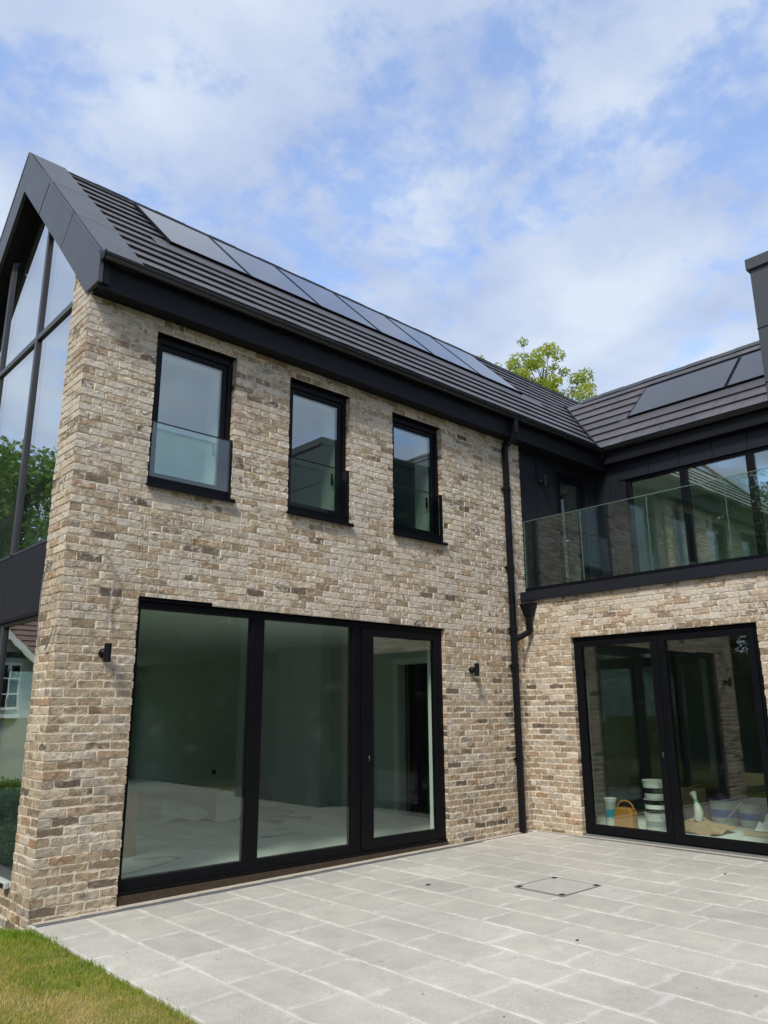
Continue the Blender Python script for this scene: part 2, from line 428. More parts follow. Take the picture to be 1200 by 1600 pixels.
# ---------------------------------------------------------------- mesh helpers
class MB:
    """collects shapes and links them as one mesh object"""
    def __init__(s):
        s.v = []; s.f = []

    def face(s, pts):
        i = len(s.v); s.v += [tuple(p) for p in pts]; s.f.append(tuple(range(i, i + len(pts)))); return s

    def box(s, x0, x1, y0, y1, z0, z1):
        i = len(s.v)
        s.v += [(x0, y0, z0), (x1, y0, z0), (x1, y1, z0), (x0, y1, z0), (x0, y0, z1), (x1, y0, z1), (x1, y1, z1), (x0, y1, z1)]
        s.f += [tuple(i + k for k in q) for q in ((0, 3, 2, 1), (4, 5, 6, 7), (0, 1, 5, 4), (1, 2, 6, 5), (2, 3, 7, 6), (3, 0, 4, 7))]
        return s

    def prism(s, poly, axis, a0, a1):
        """poly of 2-D points; axis 'x' -> (y,z) poly, 'y' -> (x,z), 'z' -> (x,y)"""
        def P(q, a):
            return (a, q[0], q[1]) if axis == 'x' else (q[0], a, q[1]) if axis == 'y' else (q[0], q[1], a)
        i = len(s.v); n = len(poly)
        s.v += [P(q, a0) for q in poly] + [P(q, a1) for q in poly]
        s.f.append(tuple(i + k for k in range(n))[::-1]); s.f.append(tuple(i + n + k for k in range(n)))
        for k in range(n):
            k2 = (k + 1) % n
            s.f.append((i + k, i + k2, i + n + k2, i + n + k))
        return s

    def obox(s, c, ax, ay, az):
        """oriented box: centre and three half-axis vectors"""
        c, ax, ay, az = map(Vector, (c, ax, ay, az)); i = len(s.v)
        for k in (-1, 1):
            for q in ((-1, -1), (1, -1), (1, 1), (-1, 1)):
                s.v.append(tuple(c + ax * q[0] + ay * q[1] + az * k))
        s.f += [tuple(i + k for k in q) for q in ((0, 3, 2, 1), (4, 5, 6, 7), (0, 1, 5, 4), (1, 2, 6, 5), (2, 3, 7, 6), (3, 0, 4, 7))]
        return s

    def tube(s, pts, r, n=10, caps=True):
        pts = [Vector(p) for p in pts]
        rr = r if isinstance(r, (list, tuple)) else [r] * len(pts)
        i0 = len(s.v); pu = None
        for k, p in enumerate(pts):
            d = (pts[min(k + 1, len(pts) - 1)] - pts[max(k - 1, 0)]).normalized()
            if pu is None:
                pu = d.orthogonal().normalized()
            else:
                pu = (pu - d * pu.dot(d))
                pu = pu.normalized() if pu.length > 1e-6 else d.orthogonal().normalized()
            w = d.cross(pu)
            for j in range(n):
                a = 2 * math.pi * j / n
                s.v.append(tuple(p + (pu * math.cos(a) + w * math.sin(a)) * rr[k]))
        for k in range(len(pts) - 1):
            for j in range(n):
                a, b = i0 + k * n + j, i0 + k * n + (j + 1) % n
                s.f.append((a, b, b + n, a + n))
        if caps:
            s.f.append(tuple(i0 + j for j in range(n))[::-1]); s.f.append(tuple(i0 + (len(pts) - 1) * n + j for j in range(n)))
        return s

    def lathe(s, prof, c, n=24):
        """prof: (r, z) list, round the vertical through c"""
        i0 = len(s.v)
        for r, z in prof:
            for j in range(n):
                a = 2 * math.pi * j / n
                s.v.append((c[0] + r * math.cos(a), c[1] + r * math.sin(a), c[2] + z))
        for k in range(len(prof) - 1):
            for j in range(n):
                a, b = i0 + k * n + j, i0 + k * n + (j + 1) % n
                s.f.append((a, b, b + n, a + n))
        s.f.append(tuple(i0 + j for j in range(n))[::-1]); s.f.append(tuple(i0 + (len(prof) - 1) * n + j for j in range(n)))
        return s

    def build(s, name, mat, parent=None, bevel=0., smooth=False, merge=False):
        me = bpy.data.meshes.new(name)
        o0 = wloc(parent)
        me.from_pydata([(p[0] - o0[0], p[1] - o0[1], p[2] - o0[2]) for p in s.v], [], s.f)
        bm = bmesh.new(); bm.from_mesh(me)
        if merge: bmesh.ops.remove_doubles(bm, verts=bm.verts, dist=1e-5)
        bmesh.ops.recalc_face_normals(bm, faces=bm.faces)
        bm.to_mesh(me); bm.free()
        if smooth:
            for p in me.polygons: p.use_smooth = True
        o = bpy.data.objects.new(name, me); C.objects.link(o)
        me.materials.append(M[mat] if isinstance(mat, str) else mat)
        if parent is not None: o.parent = parent
        if bevel:
            b = o.modifiers.new('bevel', 'BEVEL'); b.width = bevel; b.segments = 2; b.limit_method = 'ANGLE'; b.angle_limit = R(40)
        if smooth:
            try:
                me.set_sharp_from_angle(angle=R(40))
            except Exception:
                pass
        return o


def wloc(o):
    x = np.zeros(3)
    while o is not None:
        x += np.array(o.location); o = o.parent
    return x


def thing(name, label, cat, loc=(0, 0, 0), group=None):
    o = bpy.data.objects.new(name, None); C.objects.link(o); o.location = loc
    o.empty_display_size = .2
    return tag(o, label, cat, group)


def tag(o, label, cat, group=None):
    o['label'] = label; o['category'] = cat
    if group: o['group'] = group
    return o


def kind(o, k):
    o['kind'] = k; return o


def np_mesh(name, V, F, mat, parent=None, attr=None, smooth=False):
    """V (n,3), F (m,k) with constant k"""
    V = np.asarray(V, np.float32) - wloc(parent).astype(np.float32)
    me = bpy.data.meshes.new(name)
    n, (m, k) = len(V), F.shape
    me.vertices.add(n); me.vertices.foreach_set('co', V.ravel())
    me.loops.add(m * k); me.loops.foreach_set('vertex_index', F.astype(np.int32).ravel())
    me.polygons.add(m)
    me.polygons.foreach_set('loop_start', (np.arange(m) * k).astype(np.int32))
    me.polygons.foreach_set('loop_total', np.full(m, k, np.int32))
    if attr is not None:
        a = me.attributes.new('bk', 'FLOAT_COLOR', 'POINT'); a.data.foreach_set('color', attr.astype(np.float32).ravel())
    me.update(calc_edges=True); me.validate()
    me.polygons.foreach_set('use_smooth', np.full(m, smooth, bool))
    me.materials.append(M[mat])
    o = bpy.data.objects.new(name, me); C.objects.link(o)
    if parent is not None: o.parent = parent
    return o


def h01(*a):
    """hash of integer arrays -> 0..1"""
    x = np.zeros(np.broadcast(*a).shape, np.float64)
    for i, q in enumerate(a):
        x = x + np.asarray(q, np.float64) * (12.9898 + 65.113 * i + 7.77 * i * i)
    s = np.sin(x) * 43758.5453
    return s - np.floor(s)


def vnoise(u, v, sc, seed=0):
    u = u * sc; v = v * sc
    iu = np.floor(u); iv = np.floor(v); fu = u - iu; fv = v - iv
    fu = fu * fu * (3 - 2 * fu); fv = fv * fv * (3 - 2 * fv)
    a = h01(iu, iv, seed); b = h01(iu + 1, iv, seed); c = h01(iu, iv + 1, seed); d = h01(iu + 1, iv + 1, seed)
    return (a * (1 - fu) + b * fu) * (1 - fv) + (c * (1 - fu) + d * fu) * fv - .5


def sstep(a, b, x):
    t = np.clip((x - a) / (b - a), 0, 1); return t * t * (3 - 2 * t)


CH = 0.0757      # one brick course
HB = 0.1133      # half a brick and a joint
JW = 0.0052      # half a joint


def edge_off(z, seed):
    k = np.floor(z / CH); zl = z - k * CH; d = np.minimum(zl, CH - zl)
    m = 1 - sstep(.003, .009, d)
    return -m * .007 + (1 - m) * (h01(k, seed, 3) - .45) * .008 + vnoise(z, z * 0 + seed, 40, 5) * .002


def brick_panel(name, P0, U, N, u0, u1, z0, z1, holes, edges, seed, phase, parent):
    """A face of brickwork as one relief grid. holes: (ua,ub,za,zb). edges: {u: (out_sign, seed)} columns shared with another face."""
    P0, U, N = (np.array(q, float) for q in (P0, U, N))
    loc = np.array([0, .0045, .0085, .020, .038, .0565, .075, .093, .1048, .1088])
    ms = np.arange(math.floor((u0 - phase) / HB) - 1, math.ceil((u1 - phase) / HB) + 2)
    cols = (phase + ms[:, None] * HB + loc[None, :]).ravel()
    ucuts = sorted({round(x, 5) for x in [u0, u1] + [h[i] for h in holes for i in (0, 1)] if u0 <= x <= u1})
    zcuts = sorted({round(x, 5) for x in [z0, z1] + [h[i] for h in holes for i in (2, 3)] if z0 <= x <= z1})
    cols = cols[(cols > u0) & (cols < u1)]
    for c in ucuts: cols = cols[np.abs(cols - c) > .0042]
    cols = np.sort(np.concatenate([cols, ucuts]))
    lz = np.array([0, .0045, .0085, .020, .032, .0437, .0557, .0672, .0712])
    ks = np.arange(math.floor(z0 / CH) - 1, math.ceil(z1 / CH) + 2)
    rows = (ks[:, None] * CH + lz[None, :]).ravel()
    rows = rows[(rows > z0) & (rows < z1)]
    for c in zcuts: rows = rows[np.abs(rows - c) > .0035]
    rows = np.sort(np.concatenate([rows, zcuts]))
    u, z = np.meshgrid(cols, rows)
    k = np.floor(z / CH + 1e-6); par = np.mod(k, 2)
    zl = z - k * CH; dz = np.minimum(zl, CH - zl)
    # edges that cut the bond: (u, side of the material, z range)
    cuts = [(u0, 1, -99, 99), (u1, -1, -99, 99)]
    for a, b, c, d in holes:
        cuts += [(a, -1, c - .02, d + .02), (b, 1, c - .02, d + .02)]
    ue = u.copy()
    dead = np.zeros_like(u, bool)
    for c, side, za, zb in cuts:
        inz = (z > za) & (z < zb)
        for pr in (0, 1):
            mm = round((c - phase) / HB)
            for m in (mm - 1, mm, mm + 1):
                if (m + pr) % 2: continue
                j = phase + m * HB
                if abs(j - c) < .058:
                    q = inz & (par == pr)
                    if side < 0:
                        if j <= c: ue[q & (u >= j - .012) & (u <= c)] = j - .013 - .02
                    else:
                        if j >= c: ue[q & (u <= j + .012) & (u >= c)] = j + .013 + .02
    mf = (ue - phase) / HB
    b = np.floor((mf + par) / 2)
    jl = (2 * b - par) * HB + phase; jr = jl + 2 * HB
    du = np.minimum(np.abs(ue - jl), np.abs(ue - jr))
    du = np.where(np.abs(ue - u) > 1e-9, .05, du)
    mn = np.round((u - phase) / HB)
    J = (h01(mn, k, seed) - .5) * .022
    near = np.ones_like(u)
    for c, side, za, zb in cuts:
        q = (z > za) & (z < zb)
        near = np.where(q, np.minimum(near, np.clip(np.abs(u - c) / .06, 0, 1)), near)
    fall = np.clip(1 - np.abs(u - phase - mn * HB) / (HB * .5), 0, 1)
    shift = J * fall * near * (dz > .002)
    rb = h01(b, k, seed + 11); rb2 = h01(b, k, seed + 23); rb3 = h01(b, k, seed + 37)
    uw = u + shift
    duw = du + vnoise(uw, z, 38, seed) * .007 + (rb2 - .5) * .002
    dzw = dz + vnoise(uw, z, 26, seed + 1) * .0080 + (rb3 - .5) * .002
    rr = .0045
    sdf = rr - np.hypot(np.maximum(JW + rr - duw, 0), np.maximum(JW + .0010 * sstep(2.5, 1.9, z) + rr - dzw, 0))
    mask = 1 - sstep(-.0018, .0018, sdf)
    hgt = -mask * (.0085 + vnoise(uw, z, 60, 8) * .003 - .0062 * sstep(2.5, 1.9, z)) + (1 - mask) * ((rb - .5) * .006 + (rb2 - .5) * (zl / CH - .5) * .006 + vnoise(uw, z, 24, seed + 2) * .004 + vnoise(uw, z, 60, seed + 4) * .003)
    inpl = shift
    for c, (sg, es) in edges.items():
        q = np.abs(u - c) < 1e-4
        e = edge_off(z, es)
        hgt = np.where(q, e, hgt); inpl = np.where(q, sg * e, inpl)
    V = P0 + (u + inpl)[..., None] * U + np.stack([0 * z, 0 * z, z], -1) + hgt[..., None] * N
    att = np.stack([mask, rb, rb2, rb3], -1)
    nr, nc = u.shape
    idx = np.arange(nr * nc).reshape(nr, nc)
    uc = (cols[:-1] + cols[1:]) / 2; zcn = (rows[:-1] + rows[1:]) / 2
    UC, ZC = np.meshgrid(uc, zcn)
    keep = np.ones_like(UC, bool)
    for a, bb, c, d in holes:
        keep &= ~((UC > a) & (UC < bb) & (ZC > c) & (ZC < d))
    f = np.stack([idx[:-1, :-1], idx[:-1, 1:], idx[1:, 1:], idx[1:, :-1]], -1)[keep]
    if np.dot(np.cross(U, [0, 0, 1.]), N) < 0: f = f[:, ::-1]
    used = np.unique(f); mp_ = np.full(nr * nc, -1); mp_[used] = np.arange(len(used))
    return V.reshape(-1, 3)[used], mp_[f], att.reshape(-1, 4)[used]


def join_np(parts):
    Vs, Fs, As, o = [], [], [], 0
    for v, f, a in parts:
        Vs.append(v); Fs.append(f + o); As.append(a); o += len(v)
    return np.concatenate(Vs), np.concatenate(Fs), np.concatenate(As)


# ================================================================ THE HOUSE
XL = -6.65
house = tag(bpy.data.objects.new('house', None), 'L-shaped two-storey house of pale reclaimed brick with black frames and dark tiled roofs', 'house')
C.objects.link(house)
H = house

# openings on the long wall (plane y=0, u = x - XL) and on the short wall (plane x=0, u = -y)
DA = (-5.915, -1.68, .0, 2.650)
WINS = [(-5.925, -4.965), (-4.235, -3.31), (-2.585, -1.645)]
WZ0, WZ1 = 3.785, 5.450
DB = (.79, 3.30, .0, 2.574)

holesA = [(DA[0] - XL, DA[1] - XL, -.4, DA[3]), (DA[0] - XL, -5.13 - XL, DA[3], DA[3] + .032)]
holesA += [(a - XL, b - XL, WZ0, WZ1) for a, b in WINS]
edgesA = {0.0: (-1, 101), round(DA[0] - XL, 5): (1, 201), round(DA[1] - XL, 5): (-1, 202)}
for i, (a, b) in enumerate(WINS):
    edgesA[round(a - XL, 5)] = (1, 210 + i); edgesA[round(b - XL, 5)] = (-1, 220 + i)
parts = []
XR = .10
# lower storey stops at the inside corner, the upper storey runs 0.1 m on to the cladding
parts.append(brick_panel('w', (XL, 0, 0), (1, 0, 0), (0, -1, 0), 0., XR - XL, -.378, 5.72, holesA, edgesA, 1, 0.0, H))
# reveals of door and windows
def reveal(x, sgn, z0, z1, es, seed, depth=.115):
    # brick return in the jamb: plane x = const, runs from y=0 to y=depth
    return brick_panel('r', (x, 0, 0), (0, 1, 0), (sgn, 0, 0), 0., depth, z0, z1, [], {0.0: (-1, es)}, seed, .0, H)
parts.append(reveal(DA[0], 1, -.378, DA[3], 201, 41)); parts.append(reveal(DA[1], -1, -.378, DA[3], 202, 42))
for i, (a, b) in enumerate(WINS):
    parts.append(reveal(a, 1, WZ0, WZ1, 210 + i, 50 + i)); parts.append(reveal(b, -1, WZ0, WZ1, 220 + i, 60 + i))
# end pier: left face
PIER = .49
parts.append(brick_panel('p', (XL, 0, 0), (0, 1, 0), (-1, 0, 0), 0., PIER, -.757, 6.06, [], {0.0: (-1, 101), PIER: (1, 102)}, 3, HB / 2, H))
parts.append(brick_panel('p2', (XL, PIER, 0), (1, 0, 0), (0, 1, 0), 0., .13, -.757, 6.06, [], {0.0: (-1, 102)}, 4, 0, H))
# plinth below the gable glazing
parts.append(brick_panel('pl', (XL, 0, 0), (0, 1, 0), (-1, 0, 0), PIER + .002, 4.83, -1.514, .1514, [], {}, 5, HB / 2, H))
parts.append(brick_panel('p3', (XL, 0, 0), (0, 1, 0), (-1, 0, 0), 4.832, 5.32, -1.514, 6.06, [], {}, 6, HB / 2, H))
V_, F_, A_ = join_np(parts)
wall = np_mesh('brick_wall', V_, F_, 'brick', H, A_)

# the wing's ground floor wall
holesB = [(DB[0], DB[1], -.4, DB[3])]
edgesB = {round(DB[0], 5): (1, 301), round(DB[1], 5): (-1, 302)}
parts = [brick_panel('b', (0, 0, 0), (0, -1, 0), (-1, 0, 0), 0., 6.7, -.378, 3.18, holesB, edgesB, 7, .06, H)]
for yy, sg, es in ((-DB[0], -1, 301), (-DB[1], 1, 302)):
    parts.append(brick_panel('br', (0, yy, 0), (1, 0, 0), (0, sg, 0), 0., .115, -.378, DB[3], [], {0.0: (-1, es)}, 70 + es, 0., H))
V_, F_, A_ = join_np(parts)
wallB = np_mesh('brick_wall', V_, F_, 'brick', H, A_)

# plinth top ledge + cores of the walls (blockwork behind the brick skin)
MB().box(XL + .004, -6.50, PIER + .01, 4.82, .10, .148).build('sill_ledge', 'render', H)

def wall_boxes(mb, axis, c0, c1, u0, u1, z0, z1, holes):
    """solid wall slab with openings, as boxes; axis 'x': runs along x at y in c0..c1; axis 'y': runs along y at x in c0..c1"""
    us = sorted({u0, u1} | {h[i] for h in holes for i in (0, 1)}); zs = sorted({z0, z1} | {h[i] for h in holes for i in (2, 3)})
    us = [q for q in us if u0 <= q <= u1]; zs = [q for q in zs if z0 <= q <= z1]
    for a, b in zip(us[:-1], us[1:]):
        run = None
        for c, d in list(zip(zs[:-1], zs[1:])) + [(None, None)]:
            solid = c is not None and not any(h[0] < (a + b) / 2 < h[1] and h[2] < (c + d) / 2 < h[3] for h in holes)
            if solid: run = (run[0], d) if run else (c, d)
            elif run:
                if axis == 'x': mb.box(a, b, c0, c1, run[0], run[1])
                else: mb.box(c0, c1, a, b, run[0], run[1])
                run = None
    return mb


core = MB()
wall_boxes(core, 'x', .116, .30, XL + .14, -.02, -.3, 3.1, [(DA[0] + .03, DA[1] - .03, -.3, 2.60)])
wall_boxes(core, 'x', .162, .44, XL + .14, -.02, 3.1, 5.62, [(a + .07, b - .10, WZ0 + .07, WZ1 - .08) for a, b in WINS])
core.build('inner_wall', 'plaster', H)
core = MB()
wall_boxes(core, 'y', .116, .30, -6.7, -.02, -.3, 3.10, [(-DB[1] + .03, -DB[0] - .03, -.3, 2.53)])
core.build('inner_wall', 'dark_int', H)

# rear and far walls, never seen from the terrace but real
MB().box(XL + .02, 7.4, 5.22, 5.30, 2.9, 5.7).build('rear_wall', 'render', H)
MB().box(5.75, 5.85, -6.7, 1.0, -.3, 5.7).build('rear_wall', 'render', H)

# ---------------------------------------------------------------- interiors
MB().box(-6.45, -.40, .13, 11.6, -.02, .062).build('room_floor', 'floor', H)
rc = MB().box(-6.45, -.40, .31, 11.6, 2.72, 3.08)
rc.build('room_ceiling', 'plaster', H)
iw = MB()
wall_boxes(iw, 'y', -.42, -.30, .30, 11.6, .50, 2.72, [(1.30, 2.20, -.1, 2.33)])
iw.build('room_wall', 'plaster2', H)
iw = MB(); wall_boxes(iw, 'y', -.424, -.30, .30, 11.6, .062, .498, [(1.30, 2.20, -.1, 2.33)])  # lowest strip of the side wall in a slightly lighter tone
iw.build('room_wall', 'plaster3', H)
MB().box(-.95, -.43, 3.9, 4.8, .062, 2.72).build('room_pier', 'plaster2', H)
ew = MB(); wall_boxes(ew, 'x', 11.6, 11.7, -6.6, -.1, -.3, 3.05, [(-6.2, -1.0, .07, 2.6)]); ew.build('rear_wall', 'render', H)  # unseen glazed opening, added to let more daylight onto the room floor
ew = MB()
for k in range(4): ew.box(-6.2 + k * 1.71, -6.13 + k * 1.71, 11.62, 11.68, .07, 2.6)
ew.box(-6.13, -1.07, 11.62, 11.68, .07, .15).box(-6.13, -1.07, 11.62, 11.68, 2.53, 2.6)
added_glaz = ew.build('added_rear_glazing', 'black', H)
for k in range(3): MB().box(-6.13 + k * 1.71, -4.49 + k * 1.71, 11.64, 11.66, .15, 2.53).build('pane', 'glass_door', added_glaz)
MB().box(-6.56, -6.46, 5.3, 11.7, -.5, 3.1).build('room_wall', 'render', H)
MB().box(-6.7, 0, 5.3, 11.75, 3.09, 3.2).build('flat_roof', 'soffit', H)
# doorway in the room's side wall: white lining, open dark leaf
dfr = MB().box(-.46, -.28, 1.20, 1.298, .062, 2.33).box(-.46, -.28, 2.202, 2.30, .062, 2.33).box(-.46, -.28, 1.20, 2.30, 2.332, 2.43)
idoor = dfr.build('interior_door', 'white_paint', H, .006)
MB().box(-.40, -.355, 1.31, 2.0, .08, 2.32).build('door_leaf', 'soffit', idoor)
MB().box(-.2, -.1, .4, 3.2, 0, 2.7).build('corridor_wall', 'dark_int', H)
# skirting
for a, b in ((.31, 1.19), (2.31, 3.89), (4.81, 11.5)): MB().box(-.44, -.426, a, b, .063, .15).build('skirting', 'plaster2', H)

# upper rooms behind the three windows and the gable
MB().box(-6.45, -.02, .31, 5.2, 3.09, 3.16).build('room_floor', 'floor', H)
MB().box(-4.57, -.02, .31, 5.2, 5.58, 5.66).build('room_ceiling', 'plaster', H)
vt = MB()
for sg in (0, 1):
    pl = [(.30, 5.62), (2.65, 7.97), (2.65, 8.05), (.22, 5.62)]
    if sg: pl = [(5.30 - a, b) for a, b in pl]
    vt.prism(pl, 'x', -6.40, -4.50)
vt.build('room_ceiling', 'plaster', H)
MB().prism([(.3, 5.55), (5.0, 5.55), (5.0, 5.65), (2.65, 8.0), (.3, 5.65)], 'x', -4.56, -4.50).build('partition', 'plaster', H)
MB().box(-4.5, 2.2, 4.0, 4.1, 3.17, 5.57).build('room_wall', 'plaster', H)
MB().box(-6.45, -4.5, 5.0, 5.1, 3.17, 5.7).build('room_wall', 'plaster', H)
for xa, xe in ((-4.62, 5.0), (-2.95, 3.98), (-.3, 3.98)): MB().box(xa, xa + .1, .31, xe, 3.17, 5.57).build('partition', 'plaster', H)
# wing rooms
MB().box(.13, 5.7, -6.6, 1.2, -.02, .060).build('room_floor', 'floor', H)
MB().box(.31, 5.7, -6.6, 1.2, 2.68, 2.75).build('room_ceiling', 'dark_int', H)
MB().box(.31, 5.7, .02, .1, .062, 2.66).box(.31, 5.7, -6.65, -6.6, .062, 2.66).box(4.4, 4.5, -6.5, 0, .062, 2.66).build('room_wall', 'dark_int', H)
MB().box(2.45, 5.7, -6.6, 1.2, 3.2, 3.27).build('room_floor', 'floor', H)
MB().box(2.45, 5.7, -6.6, 1.2, 5.60, 5.66).build('room_ceiling', 'plaster', H)
MB().box(5.0, 5.1, -6.5, .02, 3.28, 5.59).build('room_wall', 'plaster2', H)
MB().box(2.46, 5.0, -.03, .02, 3.28, 5.59).build('partition', 'plaster', H)
MB().box(2.46, 3.3, -3.1, -3.0, 3.28, 5.59).build('partition', 'plaster', H)
MB().box(.12, 2.44, 1.9, 2.0, 3.2, 5.59).build('room_wall', 'plaster2', H)
MB().box(2.32, 2.44, .15, 1.9, 3.2, 5.59).build('room_wall', 'plaster2', H)
MB().box(-.1, 2.44, .15, 2.0, 5.60, 5.66).build('room_ceiling', 'plaster', H)
MB().box(-.1, 2.44, .15, 2.0, 3.10, 3.19).build('room_floor', 'floor', H)

# ---------------------------------------------------------------- roofs
SL = math.sqrt(.5)


def roof_slope(P0, U, Sv, N, length, slope, gauge, tw, seed):
    P0, U, Sv, N = (np.array(q, float) for q in (P0, U, Sv, N))
    hw = tw / 2
    loc = np.array([-.0032, -.0018, .0018, .0032, hw * .5])
    ms = np.arange(0, int(length / hw) + 1)
    cols = (ms[:, None] * hw + loc[None, :]).ravel()
    ci = np.repeat(ms, 5); cj = np.tile(np.arange(5), len(ms))
    ok = (cols >= 0) & (cols <= length); cols, ci, cj = cols[ok], ci[ok], cj[ok]
    nk = int(math.ceil(slope / gauge - .15))
    rs, rh, rk, rt_ = [], [], [], []
    for k in range(nk):
        s = k * gauge; e = min(s + gauge + .045, slope)
        for q in ((s + (.045 if k else .0), .000 if k else -.02, 0), (s + (.045 if k else 0), .015 if k else -.005, 0), (s, .015, 1), (s, .032, 1), (s + gauge * .5, .018, 1)):
            rs.append(q[0]); rh.append(q[1]); rt_.append(q[2]); rk.append(k)
    rs.append(slope); rh.append(0.0); rt_.append(0); rk.append(nk)
    rs, rh, rk, rt_ = map(np.array, (rs, rh, rk, rt_))
    u = np.broadcast_to(cols, (len(rs), len(cols))); s = np.broadcast_to(rs[:, None], u.shape)
    K = np.broadcast_to(rk[:, None], u.shape); CI = np.broadcast_to(ci, u.shape); CJ = np.broadcast_to(cj, u.shape)
    act = ((CI + K) % 2 == 0) & ((CJ == 1) | (CJ == 2))
    tile = np.floor((CI + (CJ > 1.5) * 0 + np.mod(K, 2)) / 2) + 0
    h = rh[:, None] + np.where(act & (rt_[:, None] == 1), -.006, 0)
    r1 = h01(tile, K, seed)
    h = h + (h01(tile, K, seed + 5) - .5) * .004 * rt_[:, None]
    V = P0 + u[..., None] * U + s[..., None] * Sv + h[..., None] * N
    att = np.stack([act * 1., r1, h01(tile, K, seed + 9), r1], -1)
    nr, nc = u.shape; idx = np.arange(nr * nc).reshape(nr, nc)
    f = np.stack([idx[:-1, :-1], idx[:-1, 1:], idx[1:, 1:], idx[1:, :-1]], -1).reshape(-1, 4)
    if np.dot(np.cross(U, Sv), N) < 0: f = f[:, ::-1]
    return V.reshape(-1, 3), f, att.reshape(-1, 4)


CA = 6.115                      # main roof: z = y + CA on the slope's base plane
YE, YR = -.215, 2.65            # eave and ridge
XVL = -6.24                     # tiles start behind the verge cladding
sl = (YR - YE) / SL
p1 = roof_slope((XVL, YE, YE + CA), (1, 0, 0), (0, SL, SL), (0, -SL, SL), 13.9, sl, sl / 12.5, .33, 5)
p2 = roof_slope((XVL, 2 * YR - YE, YE + CA), (1, 0, 0), (0, -SL, SL), (0, SL, SL), 13.9, sl, sl / 12.5, .33, 6)
V_, F_, A_ = join_np([p1, p2])
roofA = np_mesh('roof', V_, F_, 'tile', H, A_)
CB = 3.785                      # wing roof: z = x + CB
XE, XRB = 2.19, 3.985
slb = (XRB - XE) / SL
p1 = roof_slope((XE, 1.70, XE + CB), (0, -1, 0), (SL, 0, SL), (-SL, 0, SL), 8.6, slb, slb / 8.0, .33, 8)
p2 = roof_slope((2 * XRB - XE, 1.70, XE + CB), (0, -1, 0), (-SL, 0, SL), (SL, 0, SL), 8.6, slb, slb / 8.0, .33, 9)
V_, F_, A_ = join_np([p1, p2])
roofB = np_mesh('roof', V_, F_, 'tile', H, A_)

ul = MB()
ul.prism([(YE + .06, YE + .06 + CA - .05), (YR, YR + CA - .05), (2 * YR - YE - .06, YE + .06 + CA - .05), (2 * YR - YE - .06, YE + .06 + CA - .08), (YR, YR + CA - .08), (YE + .06, YE + .06 + CA - .08)], 'x', -6.25, 7.6)
ul.build('underlay', 'soffit', roofA)
ul = MB(); XB2 = 2 * XRB - XE
ul.prism([(XE + .06, XE + .06 + CB - .05), (XRB, XRB + CB - .05), (XB2 - .06, XE + .06 + CB - .05), (XB2 - .06, XE + .06 + CB - .08), (XRB, XRB + CB - .08), (XE + .06, XE + .06 + CB - .08)], 'y', -6.85, 1.6)
ul.build('underlay', 'soffit', roofB)

# ridge caps
def ridge(P, U, length, mat, name, parent, half=.10, drop=.10, seg=.42, up=.045):
    mb = MB(); P = np.array(P, float); U = np.array(U, float); Wd = np.array([-U[1], U[0], 0.])
    n = int(length / seg)
    for i in range(n):
        a, b = i * seg, (i + 1) * seg + .03
        lift = up + (.006 if i % 2 else 0.0)
        prof = [(-half, -drop + lift), (-.035, lift - .005), (0, lift + .012), (.035, lift - .005), (half, -drop + lift), (half - .012, -drop + lift - .012), (0, lift - .015), (-half + .012, -drop + lift - .012)]
        k = len(mb.v); m = len(prof)
        for t in (a, b):
            for w, z in prof: mb.v.append(tuple(P + U * t + Wd * w + np.array([0, 0, z])))
        mb.f.append(tuple(range(k, k + m))[::-1]); mb.f.append(tuple(range(k + m, k + 2 * m)))
        for j in range(m):
            j2 = (j + 1) % m; mb.f.append((k + j, k + j2, k + m + j2, k + m + j))
    return mb.build(name, mat, parent)


ridge((-6.24, YR, YR + CA), (1, 0, 0), 13.6, 'soffit', 'ridge', roofA, .075, .075, .45, .03)
ridge((XRB, 1.2, XRB + CB), (0, -1, 0), 8.0, 'metal', 'ridge', roofB, .085, .085, .45, .04)

# valley where the two roofs meet: a thin upstand line
vb = MB()
a = np.array([2.16, -.17, 5.955]); b = np.array([3.99, 1.66, 7.785])
d = (b - a) / np.linalg.norm(b - a); nrm = np.array([-1, -1, 2.0]) / math.sqrt(6); w = np.cross(d, nrm)
vb.obox((a + b) / 2 + nrm * .028, d * np.linalg.norm(b - a) / 2, w * .012, nrm * .022)
vb.obox((a + b) / 2 + nrm * .010, d * np.linalg.norm(b - a) / 2, w * .055, nrm * .006)
vb.build('valley', 'soffit', roofA)

# solar panels laid into the tiles
def solar(P, U, Sv, N, w, h, parent):
    P, U, Sv, N = (np.array(q, float) for q in (P, U, Sv, N))
    c = P + U * w / 2 + Sv * h / 2
    fr = MB()
    t = .018
    for cc, ax, ay in ((P + U * w / 2 + Sv * t / 2, U * w / 2, Sv * t / 2), (P + U * w / 2 + Sv * (h - t / 2), U * w / 2, Sv * t / 2),
                       (P + U * t / 2 + Sv * h / 2, U * t / 2, Sv * (h / 2 - t)), (P + U * (w - t / 2) + Sv * h / 2, U * t / 2, Sv * (h / 2 - t))):
        fr.obox(cc + N * .045, ax, ay, N * .022)
    f = fr.build('solar_panel', 'black', parent)
    MB().obox(c + N * .046, U * (w / 2 - t), Sv * (h / 2 - t), N * .016).build('panel_glass', 'pv', f)
    return f


for i in range(6):
    P = np.array([-5.32 + 1.2 * i, 1.195, 1.195 + CA])
    solar(P + np.array([.008, 0, 0]), (1, 0, 0), (0, SL, SL), (0, -SL, SL), 1.184, 1.235 / SL, roofA)
